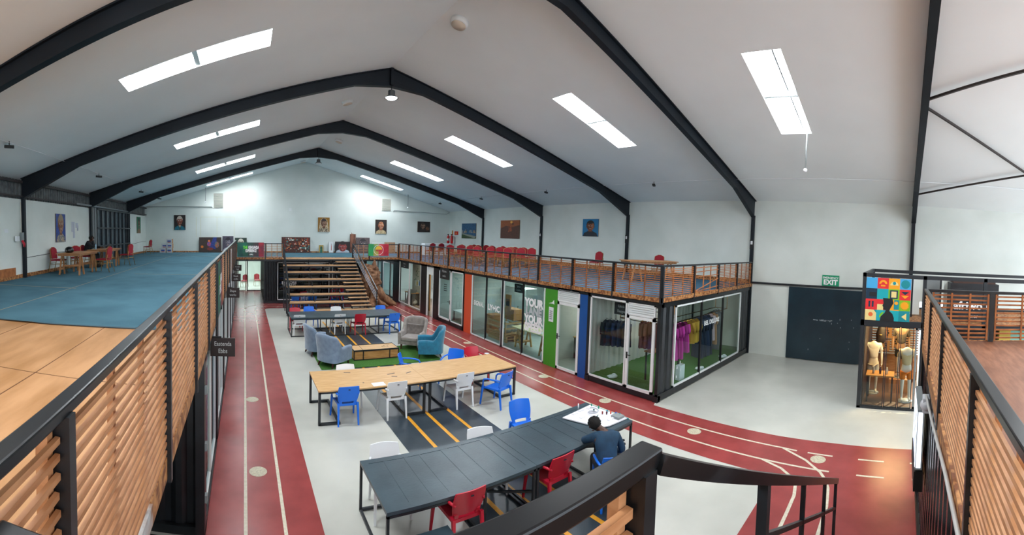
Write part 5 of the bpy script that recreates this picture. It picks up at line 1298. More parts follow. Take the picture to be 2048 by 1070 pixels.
def exit_door():
    d = thing('door_2', None, None, (XR-.05, 2.7, 0)); d['kind'] = 'structure'; d['label'] = 'large dark blue sliding door under the emergency exit sign'
    dm = M('navy_door', '#142630', .28, 0, '#1a303b', 1.2)
    MB().box(XR-.07, XR-.02, 1.28, 4.1, .03, 2.66).build('leaf', dm, d, world=True)
    m = MB(); random.seed(11)
    for k in range(16):
        y, z = 2.65+random.gauss(0, .12), 1.5+random.gauss(0, .02); m.box(XR-.073, XR-.07, y, y+random.uniform(.03, .1), z, z+random.uniform(.01, .04))
    for k in range(10):
        y, z = random.uniform(1.5, 3.9), random.uniform(.2, 1.6); m.box(XR-.073, XR-.07, y, y+.02, z, z+random.uniform(.02, .07))
    m.build('scuffed_paint', M('scuff', '#8f979a', .7), d, world=True)
    m = MB().bar((XR-.05, -.2, 2.78), (XR-.05, 5.6, 2.70), .06, .07); tag(m.build('door_rail', STEEL), 'black steel rail above the large dark sliding door', 'rail')
    t = thing('exit_sign', 'green EMERGENCY EXIT sign above the dark sliding door', 'sign', (XR-.01, 2.58, 2.97))
    MB().box(-.02, 0, -.31, .31, -.2, .2).build('plate', M('exit_green', '#0d9468', .4), t)
    m = MB(); m.text('EMERGENCY', (-.021, 0, .07), (0, -1, 0), (0, 0, 1), .1, bold=.002); m.text('EXIT', (-.021, 0, -.14), (0, -1, 0), (0, 0, 1), .25, bold=.01); m.build('lettering', WV, t)
exit_door()
for y, w in ((5.63, 'nearest the exit sign'), (11.52, 'behind the deck table'), (17.42, 'farthest away')):
    t = thing('column_notice', f'small black notice on the right wall column {w}', 'sign', (XR-.12, y, 4.15), group='small notices on the columns'); MB().box(-.005, 0, -.07, .07, -.18, .18).build('plate', BLACK, t); MB().box(-.008, -.005, -.04, .04, 0, .13).build('printed_picture', WHITEP, t)
# ================================================================ CLOTHES AND SHOP CONTENTS
def garment(x, y, z, deg, col, ln, label, kind='dress', w=.4, grp='clothes hanging in the corner shop', col2=None):
    """z = hanger hook height"""
    t = thing('hanging_'+kind, label, 'clothes', (x, y, z), R(deg), grp)
    mt = M('cloth_'+col.strip('#'), col, .85, 0, col2, 12)
    MB().tube([(0, 0, 0), (0, 0, -.03)], .004, 5).build('hook', BLACK, t); MB().tube([(-w*.42, 0, -.1), (0, 0, -.03), (w*.42, 0, -.1)], .006, 5).build('hanger', BLACK, t)
    ph = random.random()*6
    def f(u, v):
        a = 2*pi*u; sh = .5+.5*min(1, v*3) if v < .33 else 1
        ww = w*(.42 if v < .06 else .5)*(1-.12*sin(pi*min(1, v*1.8)))*(1+.15*v if kind == 'dress' else 1); dd = .045+.035*v
        fold = 1+.12*sin(a*5+ph)*v
        return (ww*cos(a)*fold, dd*sin(a)*fold, -.05-(.06*abs(cos(a)) if v == 0 else 0)-ln*v-.05*abs(cos(a))*(1-v))
    m = MB().grid(f, 22, 10); m.build('fabric', mt, t)
    for s in (-1, 1):
        MB().tube([(s*w*.4, 0, -.12), (s*w*.52, 0, -.3), (s*w*.5, 0.01, -.12-ln*(.45 if kind != 'dress' else .3))], [.055, .05, .04], 8).build('sleeve', mt, t)
    return t

for i in range(5): t = garment(9.9+i*.2, 5.98+.02*i, 1.8, 78, ['#b5268a', '#a3207c', '#c22d96', '#8d1f6c', '#b8328d'][i], [.95, .9, 1.0, .85, .9][i], f'magenta dress on the side window rail of the corner shop, {["first", "second", "third", "fourth", "fifth"][i]} from the corner')
for i in range(3): garment(11.0+i*.2, 6.05, 1.8, 80, ['#b08a2c', '#c29a34', '#a5822a'][i], .7, f'mustard top hanging behind the first pane of the side window, {["left", "middle", "right"][i]} one', 'shirt')
for i in range(4): garment(11.7+i*.2, 6.1, 1.8, 80, ['#1c2942', '#152036', '#22304e', '#1a2438'][i], 1.3, f'navy dress behind the shop name lettering, {["first", "second", "third", "fourth"][i]} from the left')
for i, (c, n) in enumerate((('#b9a3ad', 'pale lilac'), ('#a8784e', 'tan'), ('#4a545d', 'slate grey'), ('#56626b', 'blue-grey'))): garment(12.6+i*.3, 6.15+.05*i, 1.8, 75, c, [.9, 1.1, 1.35, 1.25][i], f'{n} dress hanging toward the wall end of the side window')
for i in range(6): garment(9.3+i*.07, 7.85-.11*i, 1.78, 5+8*i, ['#141a28', '#1b2130', '#202c50', '#25304a', '#101420', '#2a2038'][i], .75, f'dark jacket on the rack behind the front window, {["first", "second", "third", "fourth", "fifth", "sixth"][i]} from the front', 'jacket', .46)
for i in range(4): garment(9.9+i*.05, 7.0-.13*i, 1.8, 15, ['#7d4a44', '#8a5148', '#6e3f3c', '#845049'][i], .8, f'dusty brown skirt seen through the shop door, {["first", "second", "third", "fourth"][i]} along the rail', 'skirt', .3)
def rack(label, pts, z0, z1):
    t = thing('clothes_rail', label, 'clothes rail', (pts[0][0], pts[0][1], z0), group='brass hanging rails in the corner shop'); q = .02
    (x0, y0), (x1, y1) = pts; br = M('brass', '#b8863a', .35, .5)
    m = MB()
    for z in (z0, z0+.0): m.bar((x0, y0, z), (x1, y0, z), q, q); m.bar((x0, y1, z), (x1, y1, z), q, q); m.bar((x0, y0, z), (x0, y1, z), q, q); m.bar((x1, y0, z), (x1, y1, z), q, q)
    m.build('rail', br, t, world=True)
    m = MB()
    for x in (x0, x1):
        for y in (y0, y1): m.bar((x, y, z0), (x, y, z1), q, q, up=(0, 1, 0))
    m.build('hanger_rod', br, t, world=True)
rack('brass rail box hanging inside the long side window', ((9.5, 6.0), (13.6, 6.45)), 1.8, LZ-.06); rack('brass rail box hanging inside the front window', ((9.5, 6.72), (11.2, 7.5)), 1.8, LZ-.06)
def sneakers(x, y, deg, label):
    t = thing('shoe_pair', label, 'shoes', (x, y, .165), R(deg), 'white shoes on the shop turf')
    for s in (-1, 1):
        o = MB().ellip((s*.06, 0, .035), (.045, .14, .035), 10, 6, 0); o.ellip((s*.06, -.07, .06), (.04, .07, .045), 10, 6, 0); o.build('shoe', WHITEP, t)
sneakers(9.05, 7.35, 60, 'white sneakers on turf behind the front window'); sneakers(11.4, 5.85, 20, 'white shoes behind the middle side pane'); sneakers(13.1, 5.85, 40, 'white shoes behind the far side pane')
t = thing('paper_bag', 'white paper shopping bag standing behind the first side pane', 'bag', (10.25, 5.87, .165)); MB().box(-.14, .14, -.07, .07, 0, .42).build('bag_body', M('paper'), t); MB().tube([(-.05, -.07, .42), (0, -.07, .5), (.05, -.07, .42)], .005, 5).build('bag_handle', M('cord', '#a58a6a', .7), t)
def desk(x0, x1, y0, y1, z, label, zf=.012, mat=None, name='desk'):
    t = thing(name, label, 'desk', ((x0+x1)/2, (y0+y1)/2, zf)); MB().box(x0, x1, y0, y1, z-.03, z).build('desktop', mat or PLANK, t, world=True)
    for x in (x0+.05, x1-.05):
        for y in (y0+.05, y1-.05): MB().bar((x, y, zf), (x, y, z-.03), .04, .04, up=(0, 1, 0)).build('leg', STEEL, t, world=True)
    return t
desk(9.5, 11.0, 6.3, 6.62, 1.0, 'dark wooden counter inside the corner shop', .165, WOODT, 'shop_counter')
desk(9.9, 10.6, 8.3, 9.8, .76, 'pale work desk in the room behind the green panel')
desk(9.4, 10.0, 16.0, 17.2, .5, 'low white bench inside the teal glass container', .012, WHITEF, 'low_bench')
def trestle():
    t = thing('trestle_table', 'plywood desk on wooden trestles behind the slogan window', 'desk', (9.45, 11.2, .012)); pw = M('pale_ply', '#c9b98a', .6)
    MB().box(9.1, 9.75, 10.15, 12.2, .73, .755).build('tabletop', pw, t, world=True)
    for y in (10.5, 11.85):
        for sy in (-1, 1):
            for x in (9.18, 9.67): MB().bar((x, y, .73), (x, y+sy*.17, .012), .05, .05, up=(1, 0, 0)).build('leg', M('trestle_wood', '#b58a50', .6), t, world=True)
        MB().box(9.15, 9.7, y-.12, y+.12, .2, .23).build('brace_board', M('trestle_wood'), t, world=True)
    tag(MB().box(9.25, 9.5, 10.5, 10.85, .757, .762).build('paper_sheet', M('paper')), 'sheet of paper on the trestle desk', 'paper')
trestle()
def office_chair(x, y, deg, label):
    t = thing('office_chair', label, 'chair', (x, y, .012), R(deg), 'dark blue office chairs'); nb = M('navy_mesh', '#16283f', .7)
    MB().box(-.23, .23, -.22, .22, .44, .51).build('seat', nb, t, bevel=.02)
    MB().grid(lambda u, v: ((u-.5)*.44, -.24-.05*cos((u-.5)*3)-.05*v, .56+.5*v), 8, 5).build('backrest', nb, t, solid=.03)
    MB().tube([(0, 0, .44), (0, 0, .1)], .03, 8).build('gas_lift', BLACK, t); m = MB()
    for k in range(5): a = 2*pi*k/5; m.tube([(0, 0, .1), (.28*cos(a), .28*sin(a), .07)], .018, 6)
    m.build('star_base', BLACK, t)
    for k in range(5): a = 2*pi*k/5; MB().ellip((.28*cos(a), .28*sin(a), .032), (.03, .03, .032), 8, 6).build('castor', BLACK, t)
office_chair(10.9, 9.1, 100, 'dark blue office chair seen through the white glass door'); office_chair(9.95, 10.6, 90, 'office chair behind the plywood trestle desk'); 
def cabinet(x0, y0, y1, h, label):
    t = thing('tall_cabinet', label, 'cabinet', (x0, y0, .012), group='tall pale cabinets in the office'); c = M('cabinet_grey', '#b3bcba', .5); MB().box(x0, x0+.6, y0, y1, .012, h).build('carcass', c, t, world=True)
    n = 2; w = (y1-y0)/n
    for k in range(n):
        d = MB().box(x0-.02, x0-.001, y0+k*w+.01, y0+(k+1)*w-.01, .05, h-.03).build('door', M('cabinet_face', '#c4d2d2', .4), t, world=True)
        o = MB().box(x0-.04, x0-.02, y0+(k*2+1)*w*.5+(.12 if k == 0 else -.12)-.01, y0+(k*2+1)*w*.5+(.12 if k == 0 else -.12)+.01, 1.0, 1.15).build('handle', BLACK, d); o.data.transform(Matrix.Translation(-Vector(t.location)))
cabinet(10.6, 13.25, 14.7, 1.9, 'tall pale cabinet behind the pallets in the office'); cabinet(10.8, 11.3, 12.4, 1.95, 'tall pale cabinet behind the trestle desk')
def pallets():
    wd = M('pallet_wood', '#b58f60', .75)
    def pal(z, lb):
        t = thing('pallet', lb, 'pallet', (9.6, 13.2, z), group='wooden pallets in the office')
        for k in range(6): MB().box(-.45, .45, -.6+k*.23, -.6+k*.23+.1, .1, .12).build('board', wd, t)
        for x in (-.42, -.04, .34): MB().box(x, x+.08, -.6, .6, .0, .1).build('bearer', wd, t)
    pal(.012, 'lower wooden pallet on the office floor'); pal(.135, 'upper wooden pallet of the stack in the office')
    t = thing('slatted_crate', 'open wooden crate holding wrapped stuff on the pallets', 'crate', (9.6, 13.2, .258))
    for z in (.05, .25, .45):
        MB().box(-.45, -.43, -.6, .6, z, z+.07).build('slat', wd, t); MB().box(-.45, .45, -.6, -.58, z, z+.07).build('slat', wd, t); MB().box(.43, .45, -.6, .6, z, z+.07).build('slat', wd, t)
    for x, y in ((-.44, -.59), (-.44, .59), (.44, -.59), (.44, .59)): MB().bar((x, y, 0), (x, y, .55), .04, .04, up=(0, 1, 0)).build('post', wd, t)
    m = MB(); random.seed(4)
    for k in range(10): m.ellip((random.uniform(-.3, .3), random.uniform(-.45, .45), .12+.15*random.random()), (.13, .15, .12), 7, 5)
    m.build('crumpled_wrapping', M('wrap_white', '#b9bcb8', .6), t)
    t = thing('cardboard_box', 'large brown cardboard box standing on the crate', 'box', (9.75, 13.0, .815)); MB().box(-.2, .2, -.35, .35, 0, .42).build('box_body', bk_, t); MB().box(-.2, .2, -.03, .03, .42, .423).build('tape', M('tape', '#c9a878', .4), t)
    t = thing('cardboard_box', 'brown cardboard box on the floor behind the signal lettering', 'box', (9.7, 14.2, .012)); MB().box(-.25, .25, -.22, .22, 0, .8).build('box_body', bk_, t)
    t = thing('control_panel', 'small tan wall box with black display hung inside the office glass', 'panel', (FX+.06, 12.05, 1.7)); MB().box(0, .06, -.14, .14, -.3, .25).build('box_body', bk_, t); MB().box(-.01, 0, -.1, .1, -.15, .1).build('display', BLACK, t)
    tag(MB().box(14.8, 14.84, 9.95, 11.2, .9, 2.1).build('whiteboard', M('board_white', '#c9dfe8', .2)), 'large whiteboard on the rear office wall', 'whiteboard')
    tag(MB().box(10.5, 10.56, 15.08, 15.3, 0, 2.4).build('timber_post', M('red_brown', '#6a3a2c', .7)), 'red-brown timber upright behind the orange panel glass', 'post')
pallets()
def studio():
    t = thing('drawing_board', 'wooden board with black and white curved shapes pinned on it in the studio', 'board', (9.35, 20.2, .012)); MB().box(0, .05, -.55, .55, .0, 2.35).build('board', M('studio_wood', '#a97a44', .6), t); m = MB()
    for r in range(4):
        for c in range(2): m.box(-.006, -.001, -.33+c*.34, -.02+c*.34, .9+r*.3, 1.18+r*.3)
    m.build('pinned_sheet', M('paper'), t); m = MB()
    for r in range(4):
        for c in range(2): m.tube([(-.012, -.3+c*.34+.25*i/8, 1.03+r*.3+.09*sin(i*.9+r+c)) for i in range(9)], .018, 5)
    m.build('ink_curve', BLACK, t)
    t = thing('studio_wall_drawing', 'pale wall with small plant drawings and coloured notes in the studio', 'wall drawing', (9.6, 21.8, .012)); MB().box(0, .04, -.75, .8, .0, 2.4).build('board', M('studio_wall', '#b9b3a3', .8), t); m = MB(); random.seed(9)
    for k in range(14): y, z = random.uniform(-.6, .6), random.uniform(1.3, 2.1); m.ellip((-.01, y, z), (.008, .05, .03), 8, 5)
    m.build('leaf_drawing', M('leaf_green', '#2f6a3a', .7), t)
    for k, c in enumerate(['#c94a4a', '#3f76b5', '#d9d9d2', '#d0b03a', '#d9d9d2']): MB().box(-.012, -.004, -.5+k*.17, -.38+k*.17, 1.05+.06*(k % 2), 1.3+.05*(k % 3)).build('note', M('note_'+c[1:], c, .7), t)
    desk(9.0, 9.5, 21.3, 22.3, .72, 'small studio table carrying tools', .012, M('studio_wood'))
    t = thing('easel_panel', 'grey panel leaning against the small studio table', 'panel', (8.98, 21.3, .012)); MB().bar((0, .2, 0), (.1, .0, .95), .5, .03, up=(0, 1, 0)).build('panel', GREY, t)
    for i, (x, y) in enumerate(((9.15, 22.0), (9.3, 21.6))): tag(MB().ellip((0, 0, .16), (.2, .22, .17), 12, 8).build('cloth_bag', M('sack', '#c9c3b8', .8)), ['white stuffed bag under the studio table', 'second pale bag under the studio table'][i], 'bag').location = (x, y, .012)
    t = thing('wire_stool', 'small stool with a dark seat behind the near studio pane', 'stool', (9.15, 19.95, .012)); MB().lathe([(.2, .6), (.22, .63), (.2, .66)], n=16).build('seat', BLACK, t)
    for a in range(4): MB().tube([(.1*cos(a*pi/2), .1*sin(a*pi/2), .6), (.24*cos(a*pi/2), .24*sin(a*pi/2), 0)], .012, 6).build('leg', GOLD, t)
    t = thing('display_shelf', 'orange and wood shelf with bottles inside the narrow doorway', 'shelf', (9.5, 18.3, .012)); 
    for z in (.5, .95, 1.35): MB().box(-.15, .2, -.4, .4, z, z+.03).build('shelf_board', M('studio_wood'), t)
    for y in (-.4, .38): MB().box(-.15, .2, y, y+.03, 0, 1.4).build('side', M('studio_wood'), t)
    MB().box(-.12, .15, -.3, .3, 1.38, 1.5).build('orange_tray', M('tray_orange', '#cf7a2a', .5), t)
    for k in range(4):
        o = MB().lathe([(.035, 0), (.038, .13), (.014, .19), (.014, .24)], n=8).build('bottle', BLACK if k % 2 else WHITEP); o.location = (9.5, 18.05+k*.17, 1.0); tag(o, f'{"dark" if k % 2 else "white"} bottle on the doorway shelf, {["first", "second", "third", "fourth"][k]} from the right', 'bottle', 'bottles on the doorway shelf')
    tag(MB().box(10.4, 10.44, 17.6, 19.2, .0, 2.4).build('sketched_board', M('paper')), 'white board with scribbles behind the doorway shelf', 'board')
studio()

# ================================================================ FIGURES
def skin_mesh(name, nodes, mat, parent, sub=2):
    """nodes: name -> (pos, radius, parent)"""
    me = bpy.data.meshes.new(name); keys = list(nodes); idx = {k: i for i, k in enumerate(keys)}
    me.from_pydata([nodes[k][0] for k in keys], [(idx[k], idx[nodes[k][2]]) for k in keys if nodes[k][2]], [])
    o = bpy.data.objects.new(name, me); COL.objects.link(o)
    s = o.modifiers.new('skin', 'SKIN'); s.use_smooth_shade = True
    for i, k in enumerate(keys):
        r = nodes[k][1]; me.skin_vertices[0].data[i].radius = r if isinstance(r, tuple) else (r, r)
        me.skin_vertices[0].data[i].use_root = not nodes[k][2]
    u = o.modifiers.new('sub', 'SUBSURF'); u.levels = sub; u.render_levels = sub
    me2 = bpy.data.meshes.new_from_object(o.evaluated_get(bpy.context.evaluated_depsgraph_get()))
    bpy.data.objects.remove(o); me2.name = name; me2.materials.clear(); me2.materials.append(mat)
    for p in me2.polygons: p.use_smooth = True
    o = bpy.data.objects.new(name, me2); COL.objects.link(o)
    if parent: o.parent = parent
    return o
def hand(N, side, wrist, d, up_, r=.009):
    """adds palm, four fingers of unequal length and a thumb to the node dict"""
    d = Vector(d).normalized(); up_ = Vector(up_); sidev = d.cross(up_).normalized(); up_ = sidev.cross(d)
    w = Vector(wrist); p = w+d*.05
    N[side+'palm'] = (p, (.026, .016), side+'wrist'); N[side+'palm2'] = (p+d*.04, (.03, .014), side+'palm')
    for i, (off, L) in enumerate(((-.027, .068), (-.009, .078), (.009, .072), (.026, .056))):
        b = p+d*.045+sidev*off; N[f'{side}f{i}a'] = (b, r, side+'palm2'); N[f'{side}f{i}b'] = (b+d*L*.55-up_*.006, r*.95, f'{side}f{i}a'); N[f'{side}f{i}c'] = (b+d*L*.9-up_*.03, r*.8, f'{side}f{i}b')
    b = p-d*.01-sidev*.03; N[side+'t1'] = (b, r*1.1, side+'palm'); N[side+'t2'] = (b+d*.035-sidev*.028-up_*.008, r, side+'t1'); N[side+'t3'] = (b+d*.06-sidev*.03-up_*.02, r*.85, side+'t2')
def sitter(name, label, loc, deg, lean, headoff, elbL, handL, elbR, handR, shirtm, trouserm, skinm, hairm, zseat=.455, knee=.42, shoem=None, fh=None):
    t = thing(name, label, 'person', loc, R(deg))
    V = Vector; hip = V((0, -.08, zseat+.11)); ch = hip+V((0, sin(lean)*.40, cos(lean)*.40)); nk = hip+V((0, sin(lean)*.53, cos(lean)*.53)); hd = nk+V(headoff)
    N = {'hip': (hip, (.15, .11), None), 'waist': (hip.lerp(ch, .45), (.13, .095), 'hip'), 'chest': (ch, (.155, .105), 'waist'), 'neck': (nk, .05, 'chest'), 'neck2': (nk.lerp(hd, .4), .052, 'neck'), 'head': (hd, (.082, .098), 'neck2'), 'crown': (hd+V((0, .0, .075)), (.07, .085), 'head')}
    for s, nm, e, h in ((-1, 'L', elbL, handL), (1, 'R', elbR, handR)):
        sh = ch+V((s*.175, 0, .06)); N[nm+'sh'] = (sh, .058, 'chest'); N[nm+'elb'] = (V(e), .042, nm+'sh'); N[nm+'wrist'] = (V(h), .027, nm+'elb')
        hand(N, nm, h, V(h)-V(e), (0, 0, 1))
        N[nm+'th'] = (V((s*.1, .02, zseat+.08)), .085, 'hip'); N[nm+'kn'] = (V((s*.13, knee, zseat+.06)), .06, nm+'th'); N[nm+'an'] = (V((s*.13, knee-.04, .09)), .04, nm+'kn'); N[nm+'toe'] = (V((s*.14, knee+.12, .035)), (.04, .03), nm+'an')
    skin_mesh('body', N, skinm, t)
    S = {k: N[k] for k in ('hip', 'waist', 'chest')}
    S['hip'] = (hip+V((0, 0, -.03)), (.175, .135), None); S['waist'] = (N['waist'][0], (.16, .12), 'hip'); S['chest'] = (ch, (.185, .13), 'waist'); S['collar'] = (ch.lerp(nk, .65), (.085, .075), 'chest')
    for nm in 'LR': S[nm+'sh'] = (N[nm+'sh'][0], .078, 'chest'); S[nm+'elb'] = (N[nm+'elb'][0], .06, nm+'sh'); S[nm+'cuff'] = (N[nm+'elb'][0].lerp(N[nm+'wrist'][0], .85), .043, nm+'elb')
    skin_mesh('shirt', S, shirtm, t)
    T = {'hip': (hip+V((0, 0, -.03)), (.165, .125), None)}
    for nm in 'LR': T[nm+'th'] = (N[nm+'th'][0], .1, 'hip'); T[nm+'kn'] = (N[nm+'kn'][0], .078, nm+'th'); T[nm+'an'] = (N[nm+'an'][0]+V((0, 0, .03)), .06, nm+'kn')
    skin_mesh('trousers', T, trouserm, t)
    for nm in 'LR': MB().ellip(N[nm+'toe'][0]+V((0, -.04, .01)), (.05, .13, .045), 12, 8).build('shoe', shoem or BLACK, t)
    # head details
    fd = V(fh or (0, 1, 0)).normalized(); rt = fd.cross(V((0, 0, 1))).normalized(); upv = rt.cross(fd)
    for s in (-1, 1):
        MB().ellip(hd+rt*s*.034+fd*.088+upv*.01, (.012, .008, .008), 8, 6).build('eye', WHITEP, t); MB().ellip(hd+rt*s*.085, (.012, .02, .03), 8, 6).build('ear', skinm, t)
    MB().ellip(hd+fd*.1-upv*.015, (.014, .016, .022), 8, 6).build('nose', skinm, t); MB().ellip(hd+fd*.09-upv*.055, (.026, .008, .008), 8, 6).build('mouth', M('lips', '#5a2a26', .5), t)
    m = MB(); rn = random.Random(2); m.ellip(hd-fd*.03+upv*.035, (.1, .108, .1), 14, 10)
    for k in range(70):
        a, b = rn.uniform(0, 2*pi), rn.uniform(.0, 1.8); n = V((sin(b)*cos(a), sin(b)*sin(a), cos(b))); p = hd-fd*.02+upv*.045+V((n.x*.092, n.y*.1, n.z*.084))
        if (p-hd).dot(fd) > .06 and (p-hd).dot(upv) < .06: continue
        m.ellip(p, (.02, .02, .02), 6, 4)
    m.build('hair', hairm, t)
    return t
SK = M('dark_skin', '#4a2c20', .5); HB = M('black_hair', '#0b0908', .9)
# seated, bent over the foreground table with the head on the folded left arm
sitter('person', 'person in a dark blue shirt bent over the foreground table end, head on folded arm', (4.90, 4.00, .006), -38, R(38), (-.16, .10, .05),
       (-.34, .34, .80), (-.06, .52, .82), (.27, .12, .72), (.16, .36, .60), M('navy_shirt', '#123a55', .8, 0, '#0e3049', 9), M('dark_trousers', '#1c2126', .8), SK, HB, fh=(-.2, .7, -.5))
sitter('person', 'person in a black t-shirt sitting at the far wooden table on the left deck', (-6.2, 15.8, DECK+.004), -90, R(22), (.0, .07, .08),
       (-.25, .34, .80), (-.10, .55, .80), (.22, .36, .80), (.09, .27, 1.12), M('black_shirt', '#15181d', .8), M('dark_trousers'), SK, HB, fh=(0, .9, -.3))
def mannequin(x, y, z, deg, label, top, bottom, skin, head=True, h=1.0, legs=True):
    t = thing('mannequin', label, 'mannequin', (x, y, z), R(deg), 'mannequins in the kiosk'); V = Vector
    N = {'hip': (V((0, 0, .9*h)), (.13, .09), None), 'waist': (V((0, 0, 1.08*h)), (.11, .085), 'hip'), 'chest': (V((0, .0, 1.32*h)), (.15, .1), 'waist'), 'neck': (V((0, 0, 1.48*h)), .045, 'chest')}
    if head: N['head'] = (V((0, .015, 1.6*h)), (.075, .09), 'neck'); N['crown'] = (V((0, .01, 1.68*h)), (.07, .08), 'head')
    for s, nm in ((-1, 'L'), (1, 'R')):
        N[nm+'sh'] = (V((s*.18, 0, 1.38*h)), .05, 'chest'); N[nm+'elb'] = (V((s*.23, -.03, 1.12*h)), .038, nm+'sh'); N[nm+'wrist'] = (V((s*.24, .03, .9*h)), .025, nm+'elb'); hand(N, nm, N[nm+'wrist'][0], (0, .15, -1), (s, 0, 0))
        N[nm+'th'] = (V((s*.09, 0, .78*h)), .08, 'hip'); N[nm+'kn'] = (V((s*.1, .01, .48*h)), .055, nm+'th'); N[nm+'an'] = (V((s*.1, -.01, .09)), .035, nm+'kn'); N[nm+'toe'] = (V((s*.11, .1, .03)), (.035, .028), nm+'an')
    skin_mesh('figure', N, skin, t)
    S = {'w': (V((0, 0, .95*h)), (.15, .115), None), 'waist': (V((0, 0, 1.08*h)), (.135, .11), 'w'), 'chest': (V((0, 0, 1.32*h)), (.175, .125), 'waist')}
    for s, nm in ((-1, 'L'), (1, 'R')): S[nm+'sh'] = (N[nm+'sh'][0], .07, 'chest'); S[nm+'sl'] = (N[nm+'sh'][0].lerp(N[nm+'elb'][0], .8), .058, nm+'sh')
    skin_mesh('shirt', S, top, t)
    T = {'hip': (V((0, 0, .92*h)), (.145, .11), None)}
    for s, nm in ((-1, 'L'), (1, 'R')): T[nm+'th'] = (N[nm+'th'][0], .1, 'hip'); T[nm+'kn'] = (N[nm+'th'][0].lerp(N[nm+'kn'][0], .7), .085, nm+'th')
    skin_mesh('shorts', T, bottom, t)
    MB().lathe([(.2, 0), (.2, .012), (.01, .02)], n=20).build('stand', GREY, t)
    return t
MW = M('mannequin_white', '#d9d2c4', .4); 
mannequin(11.35, -.22, .062, 95, 'pale mannequin in orange shorts just behind the kiosk glass', M('top_sand', '#c9b48c', .8), M('shorts_orange', '#d9781f', .8), MW, head=False)
m2 = mannequin(12.25, -.05, .45, 90, 'taller mannequin in a dark shirt, cap and mask at the back of the kiosk', M('shirt_taupe', '#4a4238', .8), BLACK, M('mannequin_brown', '#8a6a50', .5))
MB().ellip((0, .08, 1.6), (.07, .04, .035), 10, 6).build('sunglasses', M('glossy_black'), m2); MB().lathe([(.1, 1.66), (.095, 1.73), (.04, 1.77)], n=14).build('cap', M('cap_tan', '#8a7150', .8), m2)
tag(MB().box(11.95, 12.6, -.35, .25, .062, .448).build('plinth', WOODT), 'low wooden plinth under the taller kiosk mannequin', 'plinth')
mannequin(11.9, .72, .062, 95, 'pale half-lit mannequin at the left side of the kiosk', MW, M('shorts_white', '#cfc8ba', .8), MW, head=False)
def kiosk_stuff():
    desk(11.1, 11.6, .1, .85, .78, 'small wooden kiosk table', .062, M('studio_wood'), 'kiosk_table')
    for i, (y, c, n) in enumerate(((.3, '#d9d0bd', 'cream'), (.48, '#3a2b3a', 'plum'), (.66, '#b9b2a4', 'beige'))): o = MB().lathe([(.03, 0), (.035, .1), (.015, .16), (.02, .18)], n=10).build('perfume_bottle', M('bt_'+c[1:], c, .3)); o.location = (11.3, y, .783); tag(o, f'{n} small bottle on the kiosk table', 'bottle', 'bottles on the kiosk table')
    for i, (y, z) in enumerate(((.05, 1.05), (.45, 1.3), (.5, .9), (-.15, .6))):
        t = thing('patterned_board', f'brown board with a dark floral print hung in the kiosk, {["right of centre", "upper left", "left", "lowest"][i]} one', 'board', (12.9, y, z+.3), group='printed boards in the kiosk'); MB().box(0, .03, -.2, .2, -.16, .16).build('board', M('kraft', '#9a7048', .8), t); m = MB()
        for k in range(8): m.ellip((-.005, .09*cos(k*pi/4), .09*sin(k*pi/4)), (.005, .03, .03), 7, 5)
        m.build('flower_print', BLACK, t)
    t = thing('backpack', 'dark brown pointed backpack hanging in the kiosk', 'bag', (12.2, .55, 1.75)); MB().lathe([(.02, .3), (.1, .2), (.19, -.05), (.17, -.28), (.05, -.33)], n=14, sy=.8).build('bag_body', M('bag_brown', '#231a16', .7), t); MB().lathe([(.04, -.01), (.04, .01)], (-.19, 0, -.05), 12).build('badge', GOLD, t)
kiosk_stuff()
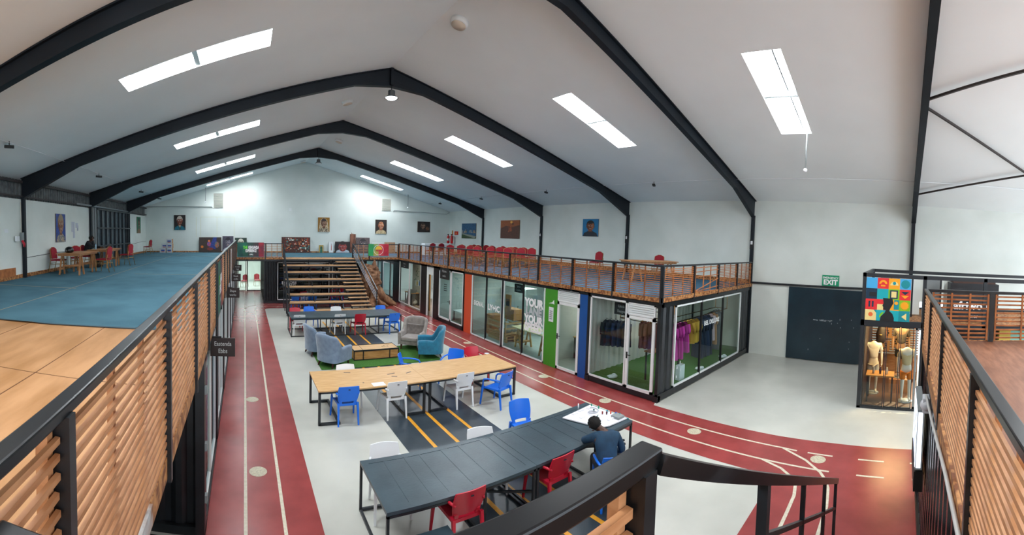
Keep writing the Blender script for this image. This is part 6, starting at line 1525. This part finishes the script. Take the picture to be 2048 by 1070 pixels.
# ================================================================ MODEL ON THE BLACK TABLE
def model():
    z = .758; t = thing('model_board', 'white architectural model board on the far corner of the black table', 'model', (5.75, 5.0, z), 0)
    MB().prism([(-.52, .36), (.30, .44), (.33, -.45), (-.12, -.42), (-.28, -.36)], (0, 0, 0), (1, 0, 0), (0, 1, 0), (0, 0, .018)).build('board', M('foam_white', '#e3e3ea', .5), t)
    MB().prism([(.30, .44), (.33, .44), (.36, -.48), (.33, -.45)], (0, 0, 0), (1, 0, 0), (0, 1, 0), (0, 0, .012)).build('teal_edge', M('teal_edge', '#1f8a98', .5), t)
    for x, y, w, h in ((-.3, .3, .12, .05), (-.1, .33, .12, .05), (.1, .3, .13, .06), (-.3, .1, .1, .05), (.0, -.3, .16, .05), (-.1, -.2, .1, .04)): MB().box(x, x+w, y, y+h, .018, .035).build('model_block', M('foam_white'), t)
    m = MB().tube([(.02+.09*cos(a), .1+.09*sin(a), .03+.01*a) for a in [i*.6 for i in range(14)]], .012, 6); m.build('ramp', M('foam_grey', '#b3b6be', .5), t)
    MB().box(.15, .32, -.4, -.22, .018, .06).build('model_block', GREY, t)
    for i, (x, y, c, n) in enumerate([(.25, .36, '#1f8a6a', 'green'), (.28, .2, '#1f8a6a', 'green'), (.1, .16, '#156a58', 'dark green'), (.14, -.02, '#8a2a2c', 'red'), (.19, -.08, '#5a2030', 'maroon'), (.25, -.04, '#2a8aa0', 'teal'), (.26, -.12, '#e0552a', 'orange'), (.29, -.22, '#2456a8', 'blue'), (.31, -.3, '#2a9a8a', 'sea green')]):
        o = MB().lathe([(.012, 0), (.012, .03), (.016, .035), (.016, .05), (.004, .055)], n=10).build('toy_figure', M('toy_'+c[1:], c, .5)); o.location = (5.75+x, 5.0+y, z+.019)
        tag(o, f'tiny {n} model piece on the white board, {["nearest the back edge", "second from the back edge", "inside the board", "left of the pair", "right of the pair", "beside the orange one", "upright", "toward the right corner", "closest to the right corner"][i]}', 'model piece', 'tiny pieces on the model board')
    for k, (x, y) in enumerate(((-.05, -.05), (.1, -.3))): o = MB().tube([(0, 0, 0), (.09, .05, 0)], .007, 6).build('marker_pen', M('toy_156a58')); o.location = (5.75+x, 5.0+y, z+.026); tag(o, ['green marker pen lying mid board', 'green marker pen lying near the person'][k], 'pen', 'pens on the model board')
    for k, (x, y) in enumerate(((-.0, .47), )): o = MB().lathe([(.012, 0), (.012, .11)], n=8).build('plastic_tube', WHITEP); o.location = (5.75+x, 5.0+y, z-.002); tag(o, 'small clear upright tube at the back edge of the black table', 'tube')
model()
m = MB().box(6.0, 6.16, 9.5, 9.56, .75, .752)
t = thing('disc_sticker', 'white round patch at the far right corner of the plank table', 'sticker', (6.36, 9.6, .757)); MB().lathe([(.07, 0), (.07, .002)], n=20).build('disc', WHITEP, t)
